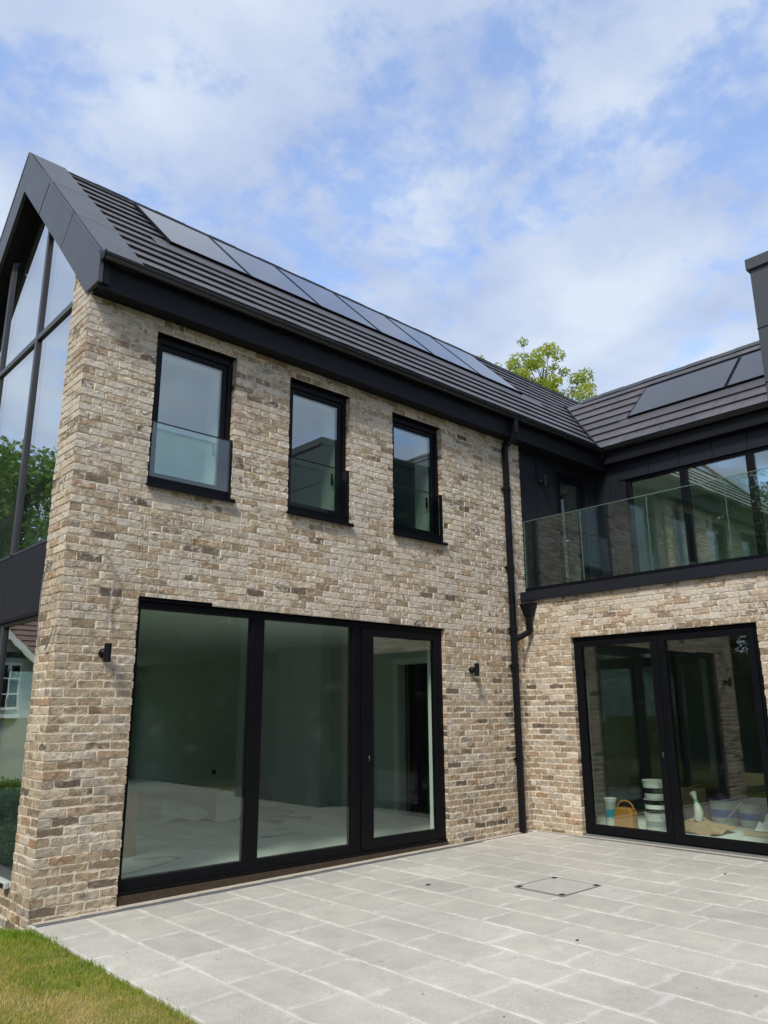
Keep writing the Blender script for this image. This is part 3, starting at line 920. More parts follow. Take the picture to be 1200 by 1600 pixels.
# smooth apron flashing under the array
ap = MB(); ap.obox((-1.62, 1.06, 1.06 + CA) + np.array([0, -SL, SL]) * .026, (3.95, 0, 0), (0, .115, .115), (0, -.003, .003))
ap.build('flashing', 'tile', roofA)
for i in range(3):
    P = np.array([2.84, -.385 - 1.78 * i - .012, 2.84 + CB])
    solar(P, (0, -1, 0), (SL, 0, SL), (-SL, 0, SL), 1.756, .80 / SL, roofB)
ap = MB(); ap.obox((2.74, -3.0, 2.74 + CB) + np.array([-SL, 0, SL]) * .026, (0, 2.75, 0), (.09, 0, .09), (-.003, 0, .003))
ap.build('flashing', 'tile', roofB)

# the boxed gable verge: front faces in three panels a side, top cladding, soffit
CO, CI_ = 6.19, 5.585
XG = -6.68
gb = MB(); gt = MB()
def mir(q): return (2 * YR - q[0], q[1])
ts = [(-.235, None), (.66, 1), (1.60, 1), (2.65, None)]
for si in range(2):
    for j in range(3):
        o0, o1 = ts[j][0], ts[j + 1][0]
        g = .007
        if j == 0: pl = [(-.235, 5.625), (.045, 5.625), (o1 + .3025 - g, o1 + CO - .3025 - g), (o1 - g, o1 + CO - g), (-.235, -.235 + CO)]
        elif j == 1: pl = [(o0 + g, o0 + CO + g), (o0 + .3025 + g, o0 + CO - .3025 + g), (o1 + .3025 - g, o1 + CO - .3025 - g), (o1 - g, o1 + CO - g)]
        else: pl = [(o0 + g, o0 + CO + g), (o0 + .3025 + g, o0 + CO - .3025 + g), (2.65, 2.65 + CI_), (2.65, 2.65 + CO)]
        if si: pl = [mir(q) for q in pl]
        gb.prism(pl, 'x', XG + .002 * (j % 2), XG + .045)
        # top cladding panel: thin slab on the slope
        a0, a1 = (o0 + (.004 if j else 0)), o1 - (.004 if j < 2 else 0)
        tp = [(a0, a0 + CO), (a1, a1 + CO), (a1 + .02, a1 + CO - .02), (a0 + .02, a0 + CO - .02)]
        if si: tp = [mir(q) for q in tp]
        gt.prism(tp, 'x', XG - .006 - .002 * (j % 2), -6.20 + .01 * (j % 2))
gable = gb.build('gable_verge', 'metal', H, .003)
gt.build('verge_capping', 'metal', gable, .003)
# structure behind: closes the box and makes the soffit
gs = MB()
for si in range(2):
    pl = [(-.225, 5.630), (.05, 5.630), (2.65, 8.24), (2.65, 8.80), (-.225, 5.93)]
    if si: pl = [mir(q) for q in pl]
    gs.prism(pl, 'x', XG + .046, -6.56)
    pl = [(.02, 5.60), (2.65, 8.24), (2.65, 8.80), (-.14, 6.01), (-.14, 5.63)]
    if si: pl = [mir(q) for q in pl]
    gs.prism(pl, 'x', -6.559, -6.26)
gs.build('gable_soffit', 'soffit', gable)

# fascia, soffit and gutters
fa = MB().box(-6.655, 2.30, -.200, -.170, 5.585, 5.900).box(-6.63, 2.30, -.17, .14, 5.60, 5.625)
fa.build('fascia', 'soffit', H, .003)
fa = MB().box(2.10 + .07, 2.10 + .10, -6.7, -.20, 5.585 + .09, 5.93).box(2.2, 2.5, -6.7, -.17, 5.69, 5.715)
fa.build('fascia', 'soffit', H, .003)


def gutter(axis, a0, a1, cx, cz, mat, side):
    """half-round open gutter; cx = centre across the run, profile opens up"""
    mb = MB(); r = .058
    prof = [(cx + side * r * math.cos(t), cz - r * math.sin(t)) for t in np.linspace(0, math.pi, 12)]
    inn = [(cx + side * (r - .006) * math.cos(t), cz - (r - .006) * math.sin(t)) for t in np.linspace(math.pi, 0, 12)]
    prof = [(prof[0][0] + side * .008, prof[0][1] + .006)] + prof + inn
    mb.prism(prof, axis, a0, a1)
    k = a0 + .35
    while k < a1 - .2:      # straps and unions
        big = [(cx + side * (r + .006) * math.cos(t), cz - (r + .006) * math.sin(t)) for t in np.linspace(-.12, math.pi, 12)]
        small = [(cx + side * (r + .0005) * math.cos(t), cz - (r + .0005) * math.sin(t)) for t in np.linspace(math.pi, -.12, 12)]
        mb.prism(big + small, axis, k, k + .03); k += .8
    return mb.build('gutter', mat, H, 0, True)


gutter('x', -6.66, 2.12, -.275, 5.905, 'gutter', -1)
gutter('y', -6.7, -.24, 2.125, 5.93, 'gutter', -1)
cap = MB().prism([(-.275 + .062 * math.cos(t), 5.905 - .062 * math.sin(t)) for t in np.linspace(0, math.pi, 14)] + [(-.337, 5.925), (-.213, 5.925)], 'x', -6.672, -6.655)
cap.build('gutter_end', 'rubber', H)

# rainwater pipes and hopper in the inside corner
px, py = -.315, -.062
dp = MB()
dp.box(px - .036, px + .036, py - .036, py + .036, .04, 5.47)
for z in (4.80, 3.62, 2.73, 2.22, .97): dp.box(px - .043, px + .043, py - .043, py + .043, z - .03, z + .03).box(px - .075, px + .06, py + .02, py + .055, z - .012, z + .012)
dp.box(px - .040, px + .040, -.31, -.235, 5.62, 5.86)                        # outlet below the gutter
dp.obox((px, (-.272 + py) / 2, 5.545), (.036, 0, 0), (0, .115, -.075), (0, .022, .034))
dp.build('downpipe', 'rubber', H, .006)
hp = MB()
hc = (-.075, -.165)
i0 = len(hp.v)
for (hx, hy, z) in ((.072, .105, 3.105), (.072, .105, 3.075), (.066, .098, 3.07), (.048, .06, 2.93), (.036, .036, 2.91), (.036, .036, 2.70)):
    for sx, sy in ((-1, -1), (1, -1), (1, 1), (-1, 1)): hp.v.append((hc[0] + sx * hx, hc[1] + sy * hy, z))
for k in range(5):
    for j in range(4): hp.f.append((i0 + k * 4 + j, i0 + k * 4 + (j + 1) % 4, i0 + k * 4 + 4 + (j + 1) % 4, i0 + k * 4 + 4 + j))
hp.f.append((i0, i0 + 1, i0 + 2, i0 + 3)); hp.f.append((i0 + 20, i0 + 21, i0 + 22, i0 + 23))
hp.obox(((px + hc[0]) / 2, (py + hc[1]) / 2, 2.635), Vector((hc[0] - px, hc[1] - py, .13)) * .5, (.02, -.03, 0), (0, -.012, .034))
hp.build('rain_hopper', 'rubber', H, .005)

# ---------------------------------------------------------------- windows and doors
def frame_rect(mb, axis, c0, c1, u0, u1, z0, z1, wl_, wr, wb, wtp):
    def B(a, b, c, d):
        if axis == 'x': mb.box(a, b, c0, c1, c, d)
        else: mb.box(c0, c1, a, b, c, d)
    B(u0, u0 + wl_, z0, z1); B(u1 - wr, u1, z0, z1); B(u0 + wl_, u1 - wr, z0, z0 + wb); B(u0 + wl_, u1 - wr, z1 - wtp, z1)
    return mb


for i, (a, b) in enumerate(WINS):
    fr = MB()
    frame_rect(fr, 'x', .075, .150, a + .012, b - .012, WZ0 + .055, WZ1 - .012, .050, .050, .06, .075)
    frame_rect(fr, 'x', .095, .160, a + .066, b - .066, WZ0 + .119, WZ1 - .091, .048, .050, .05, .055)
    fr.box(a + .115, b - .117, .118, .124, WZ0 + .170, WZ0 + .175)
    w = fr.build('window', 'black', H, .004)
    MB().box(a + .113, b - .115, .112, .136, WZ0 + .168, WZ1 - .145).build('pane', 'glass', w)
    # pressed metal sill, proud of the brick
    MB().box(a - .012, b + .028, -.048, .09, WZ0 + .002, WZ0 + .014).box(a - .012, b + .028, -.048, -.040, WZ0 - .028, WZ0 + .002).box(a + .004, b - .004, .03, .075, WZ0 + .014, WZ0 + .12).build('sill', 'black', w, .002)
    MB().box(a + .022, b - .030, .012, .029, WZ0 + .10, WZ0 + .675).build('juliet_glass', 'glass_bal', w)
    jb = MB().box(a + .003, a + .021, .002, .045, WZ0 + .03, WZ0 + .682).box(b - .031, b - .012, .006, .050, WZ0 + .03, WZ0 + .690).box(a + .02, b - .03, .009, .032, WZ0 + .676, WZ0 + .684)
    jb.build('juliet_bracket', 'black', w, .002)
    # lintel shelf over the opening
    MB().box(a - .0, b + .0, .012, .115, WZ1 - .006, WZ1 + .004).build('lintel', 'black', w)
    MB().box(b - .150, b - .132, .17, .19, WZ0 + .52, WZ0 + .66).build('handle', 'black', w)

# big sliding door, three lights
x0, x1 = DA[0] + .008, DA[1] - .008
zt, zb = DA[3] - .006, .085
fr = MB()
frame_rect(fr, 'x', .055, .170, x0, x1, zb, zt, .045, .075, .09, .065)
fr.box(-4.60, -4.445, .058, .150, zb + .09, zt - .065)
fr.box(-3.205, -3.075, .058, .150, zb + .09, zt - .065)
slide = fr.build('sliding_door', 'black', H, .004)
MB().box(x0 + .045, -4.60, .085, .113, zb + .09, zt - .065).build('pane', 'glass_door', slide)
MB().box(-4.445, -3.205, .085, .113, zb + .09, zt - .065).build('pane', 'glass_door', slide)
lf = MB(); frame_rect(lf, 'x', .040, .118, -3.072, x1 - .077, zb + .02, zt - .068, .18, .075, .105, .090)
leaf = lf.build('door_leaf', 'black', slide, .004)
MB().box(-2.892, x1 - .152, .070, .098, zb + .125, zt - .158).build('pane', 'glass_door', leaf)
MB().tube([(-2.965, .036, 1.10), (-2.965, .040, 1.10)], .011, 12).box(-2.969, -2.961, .034, .040, 1.05, 1.092).build('lock', 'silver', leaf)
MB().box(x0, x1, .02, .16, -.02, .055).build('threshold', 'brownmud', slide)
MB().box(x0, x1, .030, .055, .056, .083).build('weather_bar', 'black', slide, .003)
MB().box(DA[0] + .002, DA[1] - .002, .012, .115, DA[3] - .004, DA[3] + .004).box(DA[0] + .004, -5.134, .028, .115, DA[3] + .005, DA[3] + .031).build('lintel', 'black', slide)

# door of the wing, two leaves
fr = MB()
y0, y1 = -DB[1] + .008, -DB[0] - .008
zt2 = DB[3] - .006
frame_rect(fr, 'y', .055, .165, y0, y1, .06, zt2, .055, .05, .035, .05)
wd = fr.build('french_door', 'black', H, .004)
for k, (ya, yb, wl_, wr) in enumerate(((-2.030, y1 - .052, .095, .075), (y0 + .057, -2.036, .080, .100))):
    lf = MB(); frame_rect(lf, 'y', .038, .112, ya, yb, .075, zt2 - .053, wl_, wr, .105, .07)
    leaf = lf.build('door_leaf', 'black', wd, .004)
    MB().box(.070, .096, ya + wl_, yb - wr, .18, zt2 - .123).build('pane', 'glass_door', leaf)
    if k == 0:
        MB().tube([(.034, -1.985, 1.09), (.040, -1.985, 1.09)], .011, 12).box(.032, .038, -1.989, -1.981, 1.04, 1.082).build('lock', 'silver', leaf)
        for z in (.35, 1.3, 2.2): MB().box(.030, .060, y1 - .062, y1 - .045, z - .05, z + .05).build('hinge', 'rubber', wd)
MB().box(.02, .17, y0, y1, -.02, .058).build('threshold', 'steel', wd)
MB().box(.012, .115, -DB[1] + .002, -DB[0] - .002, DB[3] - .004, DB[3] + .004).build('lintel', 'black', wd)

# ---------------------------------------------------------------- gable glazing
XGL = -6.515
MU = [PIER - .02, 1.95, 3.35, 4.83]
gl = MB()
fx0, fx1 = XGL - .012, XGL + .10
def mull(y, z0, z1, w=.034): gl.box(fx0, fx1, y - w, y + w, z0, z1)
zs_in = lambda y: (y if y <= YR else 2 * YR - y) + 5.61
for y in (1.95, 3.35):
    mull(y, .15, 2.53); mull(y, 3.29, zs_in(y))
for y in (PIER + .0, 4.83): mull(y, .15, 2.53, .05); mull(y, 3.29, 5.64, .05)
for a, b in ((MU[0], 1.916), (1.984, 3.316), (3.384, MU[3])):
    gl.box(fx0 + .004, fx1, a, b, 5.87, 5.94); gl.box(fx0 + .004, fx1, a, b, 3.24, 3.30); gl.box(fx0 + .004, fx1, a, b, 2.50, 2.56); gl.box(fx0 + .004, fx1, a, b, .15, .22)
gg = gl.build('gable_glazing', 'metal', H, .003)
for a, b in ((PIER + .03, 1.916), (1.984, 3.316), (3.384, 4.80)):
    MB().box(XGL + .02, XGL + .044, a, b, .22, 2.50).build('pane', 'glass_low', gg)
    MB().box(XGL + .02, XGL + .044, a, b, 3.30, 5.87).build('pane', 'glass_gable', gg)
    pl = [(a, 5.94), (b, 5.94)]
    if a < 1.9: pl += [(b, b + 5.62), (a, a + 5.62)]
    elif b > 4: pl += [(b, 2 * YR - b + 5.62), (a, 2 * YR - a + 5.62)]
    else: pl += [(b, 2 * YR - b + 5.62), (YR, YR + 5.62), (a, a + 5.62)]
    MB().prism(pl, 'x', XGL + .02, XGL + .044).build('pane', 'glass_gable', gg)
for a, b in ((MU[0], 1.945), (1.955, 3.345), (3.355, MU[3])):
    MB().box(XGL - .035, XGL + .05, a, b, 2.565, 3.235).build('spandrel_panel', 'clad', gg, .004)
MB().box(XGL - .04, XGL + .06, MU[0], MU[3], 2.535, 2.563).box(XGL - .03, XGL + .02, MU[0], MU[3], 3.236, 3.262).build('spandrel_trim', 'soffit', gg)

# ---------------------------------------------------------------- terrace over the wing
MB().box(.02, 2.32, -3.95, .02, 3.10, 3.185).build('terrace_floor', 'slab', H)
MB().box(-.055, .05, -3.90, -.012, 3.150, 3.285).build('terrace_trim', 'clad', H, .004)
MB().box(-.038, .035, -3.90, -.10, 3.287, 3.335).build('balustrade_channel', 'black', H, .003)
bal = bpy.data.objects.new('balustrade', None); C.objects.link(bal); bal.parent = H
ys = [-.10, -1.075, -2.09, -3.12, -3.90]
for a, b in zip(ys[:-1], ys[1:]):
    gp = MB().box(-.012, .008, b + .008, a - .008, 3.33, 4.335).build('glass_panel', 'glass_bal', bal)
    MB().box(-.0125, .0085, b + .006, a - .006, 4.3355, 4.340).box(-.0125, .0085, a - .0078, a - .0055, 3.34, 4.335).build('polished_edge', 'glass_edge', gp)

# clad return wall with its door (plane y = 0.03), clad wall with windows (plane x = 2.3)
cl = MB()
wall_boxes(cl, 'x', .03, .14, XR, 2.32, 3.19, 5.72, [(1.085, 1.90, 3.2, 5.42)])
retw = cl.build('clad_wall', 'clad', H)
sm_ = MB()
for x in (.57,): sm_.box(x - .007, x + .007, .012, .0295, 3.2, 5.60)
for x in (1.03, 1.96): sm_.box(x - .006, x + .006, .014, .0295, 3.2, 5.60)
sm_.build('cladding_seam', 'clad', retw)
df = MB(); frame_rect(df, 'x', .022, .12, 1.088, 1.897, 3.21, 5.415, .055, .055, .06, .06)
frame_rect(df, 'x', .034, .11, 1.146, 1.839, 3.272, 5.352, .075, .075, .11, .08)
td = df.build('terrace_door', 'black', retw, .004)
MB().box(1.221, 1.764, .06, .084, 3.382, 5.272).build('pane', 'glass', td)
MB().tube([(1.25, .03, 4.25), (1.25, -.01, 4.25), (1.26, -.02, 4.25), (1.37, -.02, 4.25)], .009, 8).build('handle', 'silver', td)

cw = MB()
WBZ0, WBZ1 = 3.28, 5.37
wall_boxes(cw, 'y', 2.30, 2.42, -6.6, .03, 3.19, 5.72, [(-4.75, -.53, 3.2, WBZ1)])
clw = cw.build('clad_wall', 'clad', H)
sm_ = MB()
for y in (-.25,): sm_.box(2.283, 2.2995, y - .006, y + .006, 3.2, 5.69)
for k in range(9):
    y = -.43 - .535 * k
    sm_.box(2.281, 2.2995, y - .007, y + .007, WBZ1 + .002, 5.69)
sm_.box(2.283, 2.2995, -4.7, -.45, WBZ1 - .0, WBZ1 + .014)
sm_.build('cladding_seam', 'clad', clw)
wf = MB()
frame_rect(wf, 'y', 2.315, 2.41, -4.74, -.535, WBZ0, WBZ1 - .004, .06, .06, .07, .045)
for y in (-1.53, -2.575, -3.62): wf.box(2.312, 2.41, y - .055, y + .055, WBZ0 + .07, WBZ1 - .05)
tw_ = wf.build('terrace_window', 'black', clw, .004)
for a, b in ((-1.475, -.595), (-2.52, -1.585), (-3.565, -2.63), (-4.68, -3.675)):
    MB().box(2.345, 2.369, a, b, WBZ0 + .07, WBZ1 - .049).build('pane', 'glass', tw_)

# dark clad bay rising through the wing's eave
by = MB()
by.box(-.50, 2.6, -6.6, -3.93, -.1, 6.595)
bay = by.build('clad_bay', 'metal', H, .003)
cp = MB().box(-.535, 2.64, -6.63, -3.90, 6.597, 6.735)
cp.build('bay_coping', 'metal', bay, .004)
bs = MB()
for z in (5.845, 5.175, 4.505, 3.835, 3.165, 2.495, 1.825, 1.155, .485):
    bs.box(-.506, -.5, -6.6, -3.93, z - .004, z + .004)
    bs.box(-.5, 2.6, -3.93, -3.924, z - .004, z + .004)
for y in (-4.82, -5.71): bs.box(-.506, -.5, y - .004, y + .004, .0, 6.595)
for x in (.4, 1.3): bs.box(x - .004, x + .004, -3.93, -3.924, 3.12, 6.595)
bs.build('bay_seam', 'soffit', bay)

# ================================================================ GROUND
def patio_z(x): return .03 + .0095 * np.minimum(x, 0.3)


def ground_z(x, y):
    """lawn level: close to the patio in front, falling away beside the gable"""
    side = 1 - sstep(-6.7, -6.2, x)
    z = -.055 - .0 * x
    return z - side * .16 * np.clip(y + .25, 0, 6.5) - .25 * sstep(8, 30, np.hypot(x + 6, y))


# one sheet to the horizon, finer near the house
gx = np.unique(np.concatenate([np.linspace(-400, -40, 10), np.linspace(-40, -12, 15), np.linspace(-12, 6, 91), np.linspace(6, 40, 18), np.linspace(40, 400, 10)]))
gy = np.unique(np.concatenate([np.linspace(-400, -40, 10), np.linspace(-40, -10, 16), np.linspace(-10, 12, 111), np.linspace(12, 40, 15), np.linspace(40, 400, 10)]))
X, Y = np.meshgrid(gx, gy)
inside = (X > -6.6) & (Y > -.1) | (X > .1) & (Y > -9)
Z = np.where((X > -6.58), -.18, ground_z(X, Y)) + vnoise(X, Y, 1.2, 3) * .02 * (X < -6.7)
idx = np.arange(X.size).reshape(X.shape)
f = np.stack([idx[:-1, :-1], idx[:-1, 1:], idx[1:, 1:], idx[1:, :-1]], -1).reshape(-1, 4)
lawn = kind(np_mesh('lawn', np.stack([X, Y, Z], -1).reshape(-1, 3), f, 'soil', None, None, True), 'structure')

# patio slabs: courses run along y, 0.44 m wide; staggered joints
PX0, PX1, PY0, PY1 = -6.655, .0, -12.0, -.135
CWD, SLN = .442, .622
loc = np.array([0, .0035, .009, .02, .04, .07, .11])
def ticks(L):
    a = loc[loc < L / 2 - .01]
    m = np.linspace(a[-1], L - a[-1], max(2, int((L - 2 * a[-1]) / .09) + 1))
    return np.concatenate([a, m[1:-1], (L - a)[::-1]])
sp = []
ci = 0; x = PX0
rs = random.Random(3)
while x < PX1 - .02:
    x1 = min(x + (.415 if ci == 0 else CWD), PX1)
    y = PY1; first = True; k = 0
    while y > PY1 - 12:
        L = SLN * (.5 + .0 if (first and ci % 2) else 1.0)
        if first and ci % 2 == 0: L = SLN * .78 if ci else .48
        ya = y - L
        j = .0036 + rs.random() * .001
        tx, ty = ticks(x1 - x - 2 * j), ticks(L - 2 * j)
        UU, VV = np.meshgrid(tx, ty)
        e = np.minimum(np.minimum(UU, tx[-1] - UU), np.minimum(VV, ty[-1] - VV))
        ex, ey = x + j + UU, y - j - VV
        zz = patio_z(ex) + np.where(e < .001, -.010, np.where(e < .005, -.0022, 0)) + vnoise(ex, ey, 9, 5) * .0022 * (e > .004) + (rs.random() - .5) * .003 + (rs.random() - .5) * .004 * (UU / tx[-1] - .5)
        edge_w = (e < .012) * (e > .001)
        ex = ex + vnoise(ex, ey, 25, 9) * .004 * edge_w; ey = ey + vnoise(ex, ey, 25, 10) * .004 * edge_w
        att = np.stack([np.clip(1 - e / .05, 0, 1), np.full_like(e, rs.random()), np.full_like(e, rs.random()), np.full_like(e, 0.)], -1)
        n0, n1_ = UU.shape; ii = np.arange(n0 * n1_).reshape(n0, n1_)
        ff = np.stack([ii[:-1, :-1], ii[1:, :-1], ii[1:, 1:], ii[:-1, 1:]], -1).reshape(-1, 4)
        sp.append((np.stack([ex, ey, zz], -1).reshape(-1, 3), ff, att.reshape(-1, 4)))
        y = ya; first = False; k += 1
    x = x1; ci += 1
V_, F_, A_ = join_np(sp)
patio = kind(np_mesh('patio', V_, F_, 'slab', None, A_), 'structure')
jb_ = MB()
for a, b in ((PX0 + .004, -3.0), (-3.0, PX1)):
    jb_.face([(a, PY1 - 12, patio_z(a) - .0052), (b, PY1 - 12, patio_z(b) - .0052), (b, .02, patio_z(b) - .0052), (a, .02, patio_z(a) - .0052)])
jb_.face([(PX0 + .004, PY1 - 12, -.2), (PX0 + .004, .02, -.2), (PX0 + .004, .02, patio_z(PX0) - .0052), (PX0 + .004, PY1 - 12, patio_z(PX0) - .0052)])
o = jb_.build('patio_bed', 'joint'); kind(o, 'structure')

# slot drains along the two walls: a perforated metal channel
def drain(axis, a0, a1, c, w, zf, label):
    root = thing('drain_channel', label, 'drain', (a0, c, zf(a0)) if axis == 'x' else (c, a0, zf(c)))
    def B(mb, a, b, c0, c1, z0, z1):
        return mb.box(a, b, c0, c1, z0, z1) if axis == 'x' else mb.box(c0, c1, a, b, z0, z1)
    mb = MB(); n = int(abs(a1 - a0) / .03); s = (a1 - a0) / n
    seg = 12
    for i in range(0, n, seg):      # side rails follow the fall of the patio
        a, b = a0 + i * s, a0 + min(i + seg, n) * s
        z = zf((a + b) / 2 if axis == 'x' else c)
        B(mb, min(a, b), max(a, b), c - w / 2, c - w / 2 + .008, z - .02, z + .004); B(mb, min(a, b), max(a, b), c + w / 2 - .008, c + w / 2, z - .02, z + .004)
    mb.build('rail', 'steel', root)
    gr = MB()
    for i in range(n):
        a = a0 + i * s; z = zf(a if axis == 'x' else c)
        B(gr, min(a, a + s * .62), max(a, a + s * .62), c - w / 2 + .006, c + w / 2 - .006, z - .010, z + .001)
    gr.build('grate', 'steel', root)
    tr = MB(); z = min(zf(a0 if axis == 'x' else c), zf(a1 if axis == 'x' else c))
    B(tr, min(a0, a1), max(a0, a1), c - w / 2, c + w / 2, z - .06, z - .03); tr.build('trough', 'soffit', root)
    return root


drain('x', -6.62, -1.2, -.10, .062, lambda x: float(patio_z(np.array(x))) + .001, 'long perforated metal drain strip in the paving below the sliding door')
drain('y', -.72, -3.5, -.085, .062, lambda x: float(patio_z(np.array(x))) + .001, 'short perforated metal drain strip in the paving below the french door')
# pale cement strip between drain and wall
cs = MB(); cs.face([(-6.62, -.068, patio_z(-6.62) + .003), (-.1, -.068, patio_z(-.1) + .003), (-.1, .03, patio_z(-.1) + .006), (-6.62, .03, patio_z(-6.62) + .006)])
cs.face([(-.052, -.1, .033), (-.052, -4, .033), (.03, -4, .036), (.03, -.1, .036)])
M['bedding'] = simple('mortar_bed', (.40, .365, .30), .95, .1, 0., .3, 14, .004, 70)
kind(cs.build('cement_strip', 'bedding'), 'structure')

# recessed manhole cover filled with paving
mc = np.array([-2.62, -2.24])
mh = thing('manhole_cover', 'square recessed manhole cover filled with paving in the patio', 'manhole cover', (mc[0], mc[1], float(patio_z(mc[0]))))
zc_ = float(patio_z(mc[0]))
fr = MB(); t = .0055
for a, b, c, d in ((-.31, .31, -.27, -.27 + t), (-.31, .31, .27 - t, .27), (-.31, -.31 + t, -.27 + t, .27 - t), (.31 - t, .31, -.27 + t, .27 - t)):
    fr.box(mc[0] + a, mc[0] + b, mc[1] + c, mc[1] + d, zc_ - .02, zc_ + .0085)
fr.build('rim', 'steel', mh)
MB().box(mc[0] - .30, mc[0] + .30, mc[1] - .26, mc[1] + .26, zc_ - .02, zc_ + .007).build('paving_infill', 'manhole', mh)
for sx, sy in ((-1, -1), (1, 1), (-1, 1), (1, -1)): MB().box(mc[0] + sx * .275 - .03, mc[0] + sx * .275 + .03, mc[1] + sy * .235 - .02, mc[1] + sy * .235 + .02, zc_ + .002, zc_ + .0105).build('lifting_slot', 'rubber', mh)

# grass blades at the near lawn, one object
NB = 150000
bx = rng.uniform(-10.6, -6.60, NB); by_ = rng.uniform(-4.9, .9, NB)
# keep what lies in or close to the view
dirx, diry = bx - CAM[0], by_ - CAM[1]
keep = (dirx * math.cos(YAW) + diry * math.sin(YAW) > .8)
edge_n = vnoise(by_, bx * 0, 7, 4) * .05 + vnoise(by_, bx * 0, 31, 5) * .03
keep &= bx < -6.665 + edge_n + .012
bx, by_ = bx[keep], by_[keep]; NB = len(bx)
bz = ground_z(bx, by_)
dry = vnoise(bx, by_, 1.5, 21) * .85 + vnoise(bx, by_, 5.5, 22) * .75 + .58
nearedge = np.exp(-np.maximum(-6.665 - bx, 0) / .16)
backgr = sstep(-1.1, -.25, by_)
dry = np.clip(dry - .55 * nearedge - .4 * backgr, 0, 1)
hh = rng.uniform(.016, .036, NB) * (1 - .35 * dry) + .020 * nearedge * rng.uniform(0, 1, NB) + .012 * backgr
ang = rng.uniform(0, 2 * math.pi, NB); lean = rng.uniform(.1, .8, NB) * hh; la = rng.uniform(0, 2 * math.pi, NB)
wd_ = rng.uniform(.0011, .0022, NB)
ux, uy = np.cos(ang) * wd_, np.sin(ang) * wd_
lx, ly = np.cos(la) * lean, np.sin(la) * lean
b0 = np.stack([bx - ux, by_ - uy, bz - .003], -1); b1 = np.stack([bx + ux, by_ + uy, bz - .003], -1)
m0 = np.stack([bx - ux * .8 + lx * .35, by_ - uy * .8 + ly * .35, bz + hh * .6], -1); m1_ = np.stack([bx + ux * .8 + lx * .35, by_ + uy * .8 + ly * .35, bz + hh * .6], -1)
tp_ = np.stack([bx + lx, by_ + ly, bz + hh], -1)
V_ = np.stack([b0, b1, m1_, m0, tp_], 1).reshape(-1, 3)
i5 = np.arange(NB) * 5
F_ = np.concatenate([np.stack([i5, i5 + 1, i5 + 2], -1), np.stack([i5, i5 + 2, i5 + 3], -1), np.stack([i5 + 3, i5 + 2, i5 + 4], -1)])
gcol = np.clip(dry + rng.normal(0, .16, NB), 0, 1)
A_ = np.repeat(np.stack([gcol * 0, gcol, gcol, gcol], -1), 5, 0)
gr = kind(np_mesh('grass', V_, F_, 'grass', None, A_), 'stuff')
tag(gr, 'short patchy lawn grass, green at the paving edge and straw yellow further in', 'grass')

# ================================================================ FITTINGS AND LOOSE THINGS OUTSIDE
def wall_lamp(x, y, z, label, r=.032, h=.165):
    t = thing('wall_lamp', label, 'wall lamp', (x, y, z), 'up and down wall lamps')
    b = MB(); cyy = y - .105
    b.lathe([(r - .003, -h / 2), (r, -h / 2 + .003), (r, h / 2 - .003), (r - .003, h / 2), (r - .006, h / 2), (r - .006, h / 2 - .02), (.002, h / 2 - .02)], (x, cyy, z), 24)
    b.build('lamp_body', 'rubber', t, 0, True)
    m = MB(); m.tube([(x, y, z), (x, y - .03, z), (x, y - .050, z), (x, y - .062, z)], [.042, .042, .032, .016], 20).tube([(x, y - .055, z), (x, y - .085, z)], .016, 14)
    m.build('wall_mount', 'rubber', t, 0, True)
    MB().lathe([(.001, 0), (r - .007, 0), (r - .007, .004), (.001, .004)], (x, cyy, z + h / 2 - .022), 16).build('lens', 'white_pl', t)
    return t


wall_lamp(-6.225, -.002, 2.13, 'black cylinder wall lamp on the brick pier left of the sliding door')
wall_lamp(-1.19, -.002, 2.135, 'black cylinder wall lamp on the brick between sliding door and downpipe')
wall_lamp(.66, .03, 5.13, 'black cylinder wall lamp on the dark cladding of the upper terrace', .026, .2)

# loose cable ends hanging out of the brickwork
cb = MB().tube([(-6.255, .01, 3.035), (-6.25, -.025, 3.015), (-6.222, -.04, 2.95), (-6.195, -.045, 2.88), (-6.188, -.045, 2.80), (-6.197, -.04, 2.70), (-6.212, -.035, 2.60), (-6.212, -.03, 2.52), (-6.205, -.035, 2.44), (-6.222, -.045, 2.41)], .0068, 8)
tag(cb.build('loose_cable', 'cable', None, 0, True), 'grey cable end hanging from the brick above the left wall lamp', 'cable')
yy = lambda v: v
c2 = MB().tube([(-6.645, .30, 2.98), (-6.672, .31, 2.97), (-6.68, .345, 2.90), (-6.68, .40, 2.80), (-6.678, .415, 2.6), (-6.676, .405, 2.38), (-6.672, .385, 2.22), (-6.672, .385, 2.16)], .0055, 8)
tag(c2.build('loose_cable', 'cable', None, 0, True), 'thin grey cable trailing down the gable side of the brick pier', 'cable')
c3 = MB().tube([(-6.645, .01, 2.37), (-6.675, .03, 2.33), (-6.68, .07, 2.24), (-6.68, .13, 2.17), (-6.675, .19, 2.15)], .0055, 8)
tag(c3.build('loose_cable', 'cable', None, 0, True), 'short curl of grey cable at the corner of the brick pier', 'cable')
# small white outlet block on the plinth
ob = MB().box(-6.70, -6.655, .50, .62, .155, .215).build('meter_block', 'white_pl', None, .01)
tag(ob, 'small white and black fitting on the plinth ledge beside the pier', 'fitting')
MB().box(-6.706, -6.70, .52, .60, .165, .20).build('fitting_face', 'rubber', ob)
LX3, LY3 = -3.95, -3.34
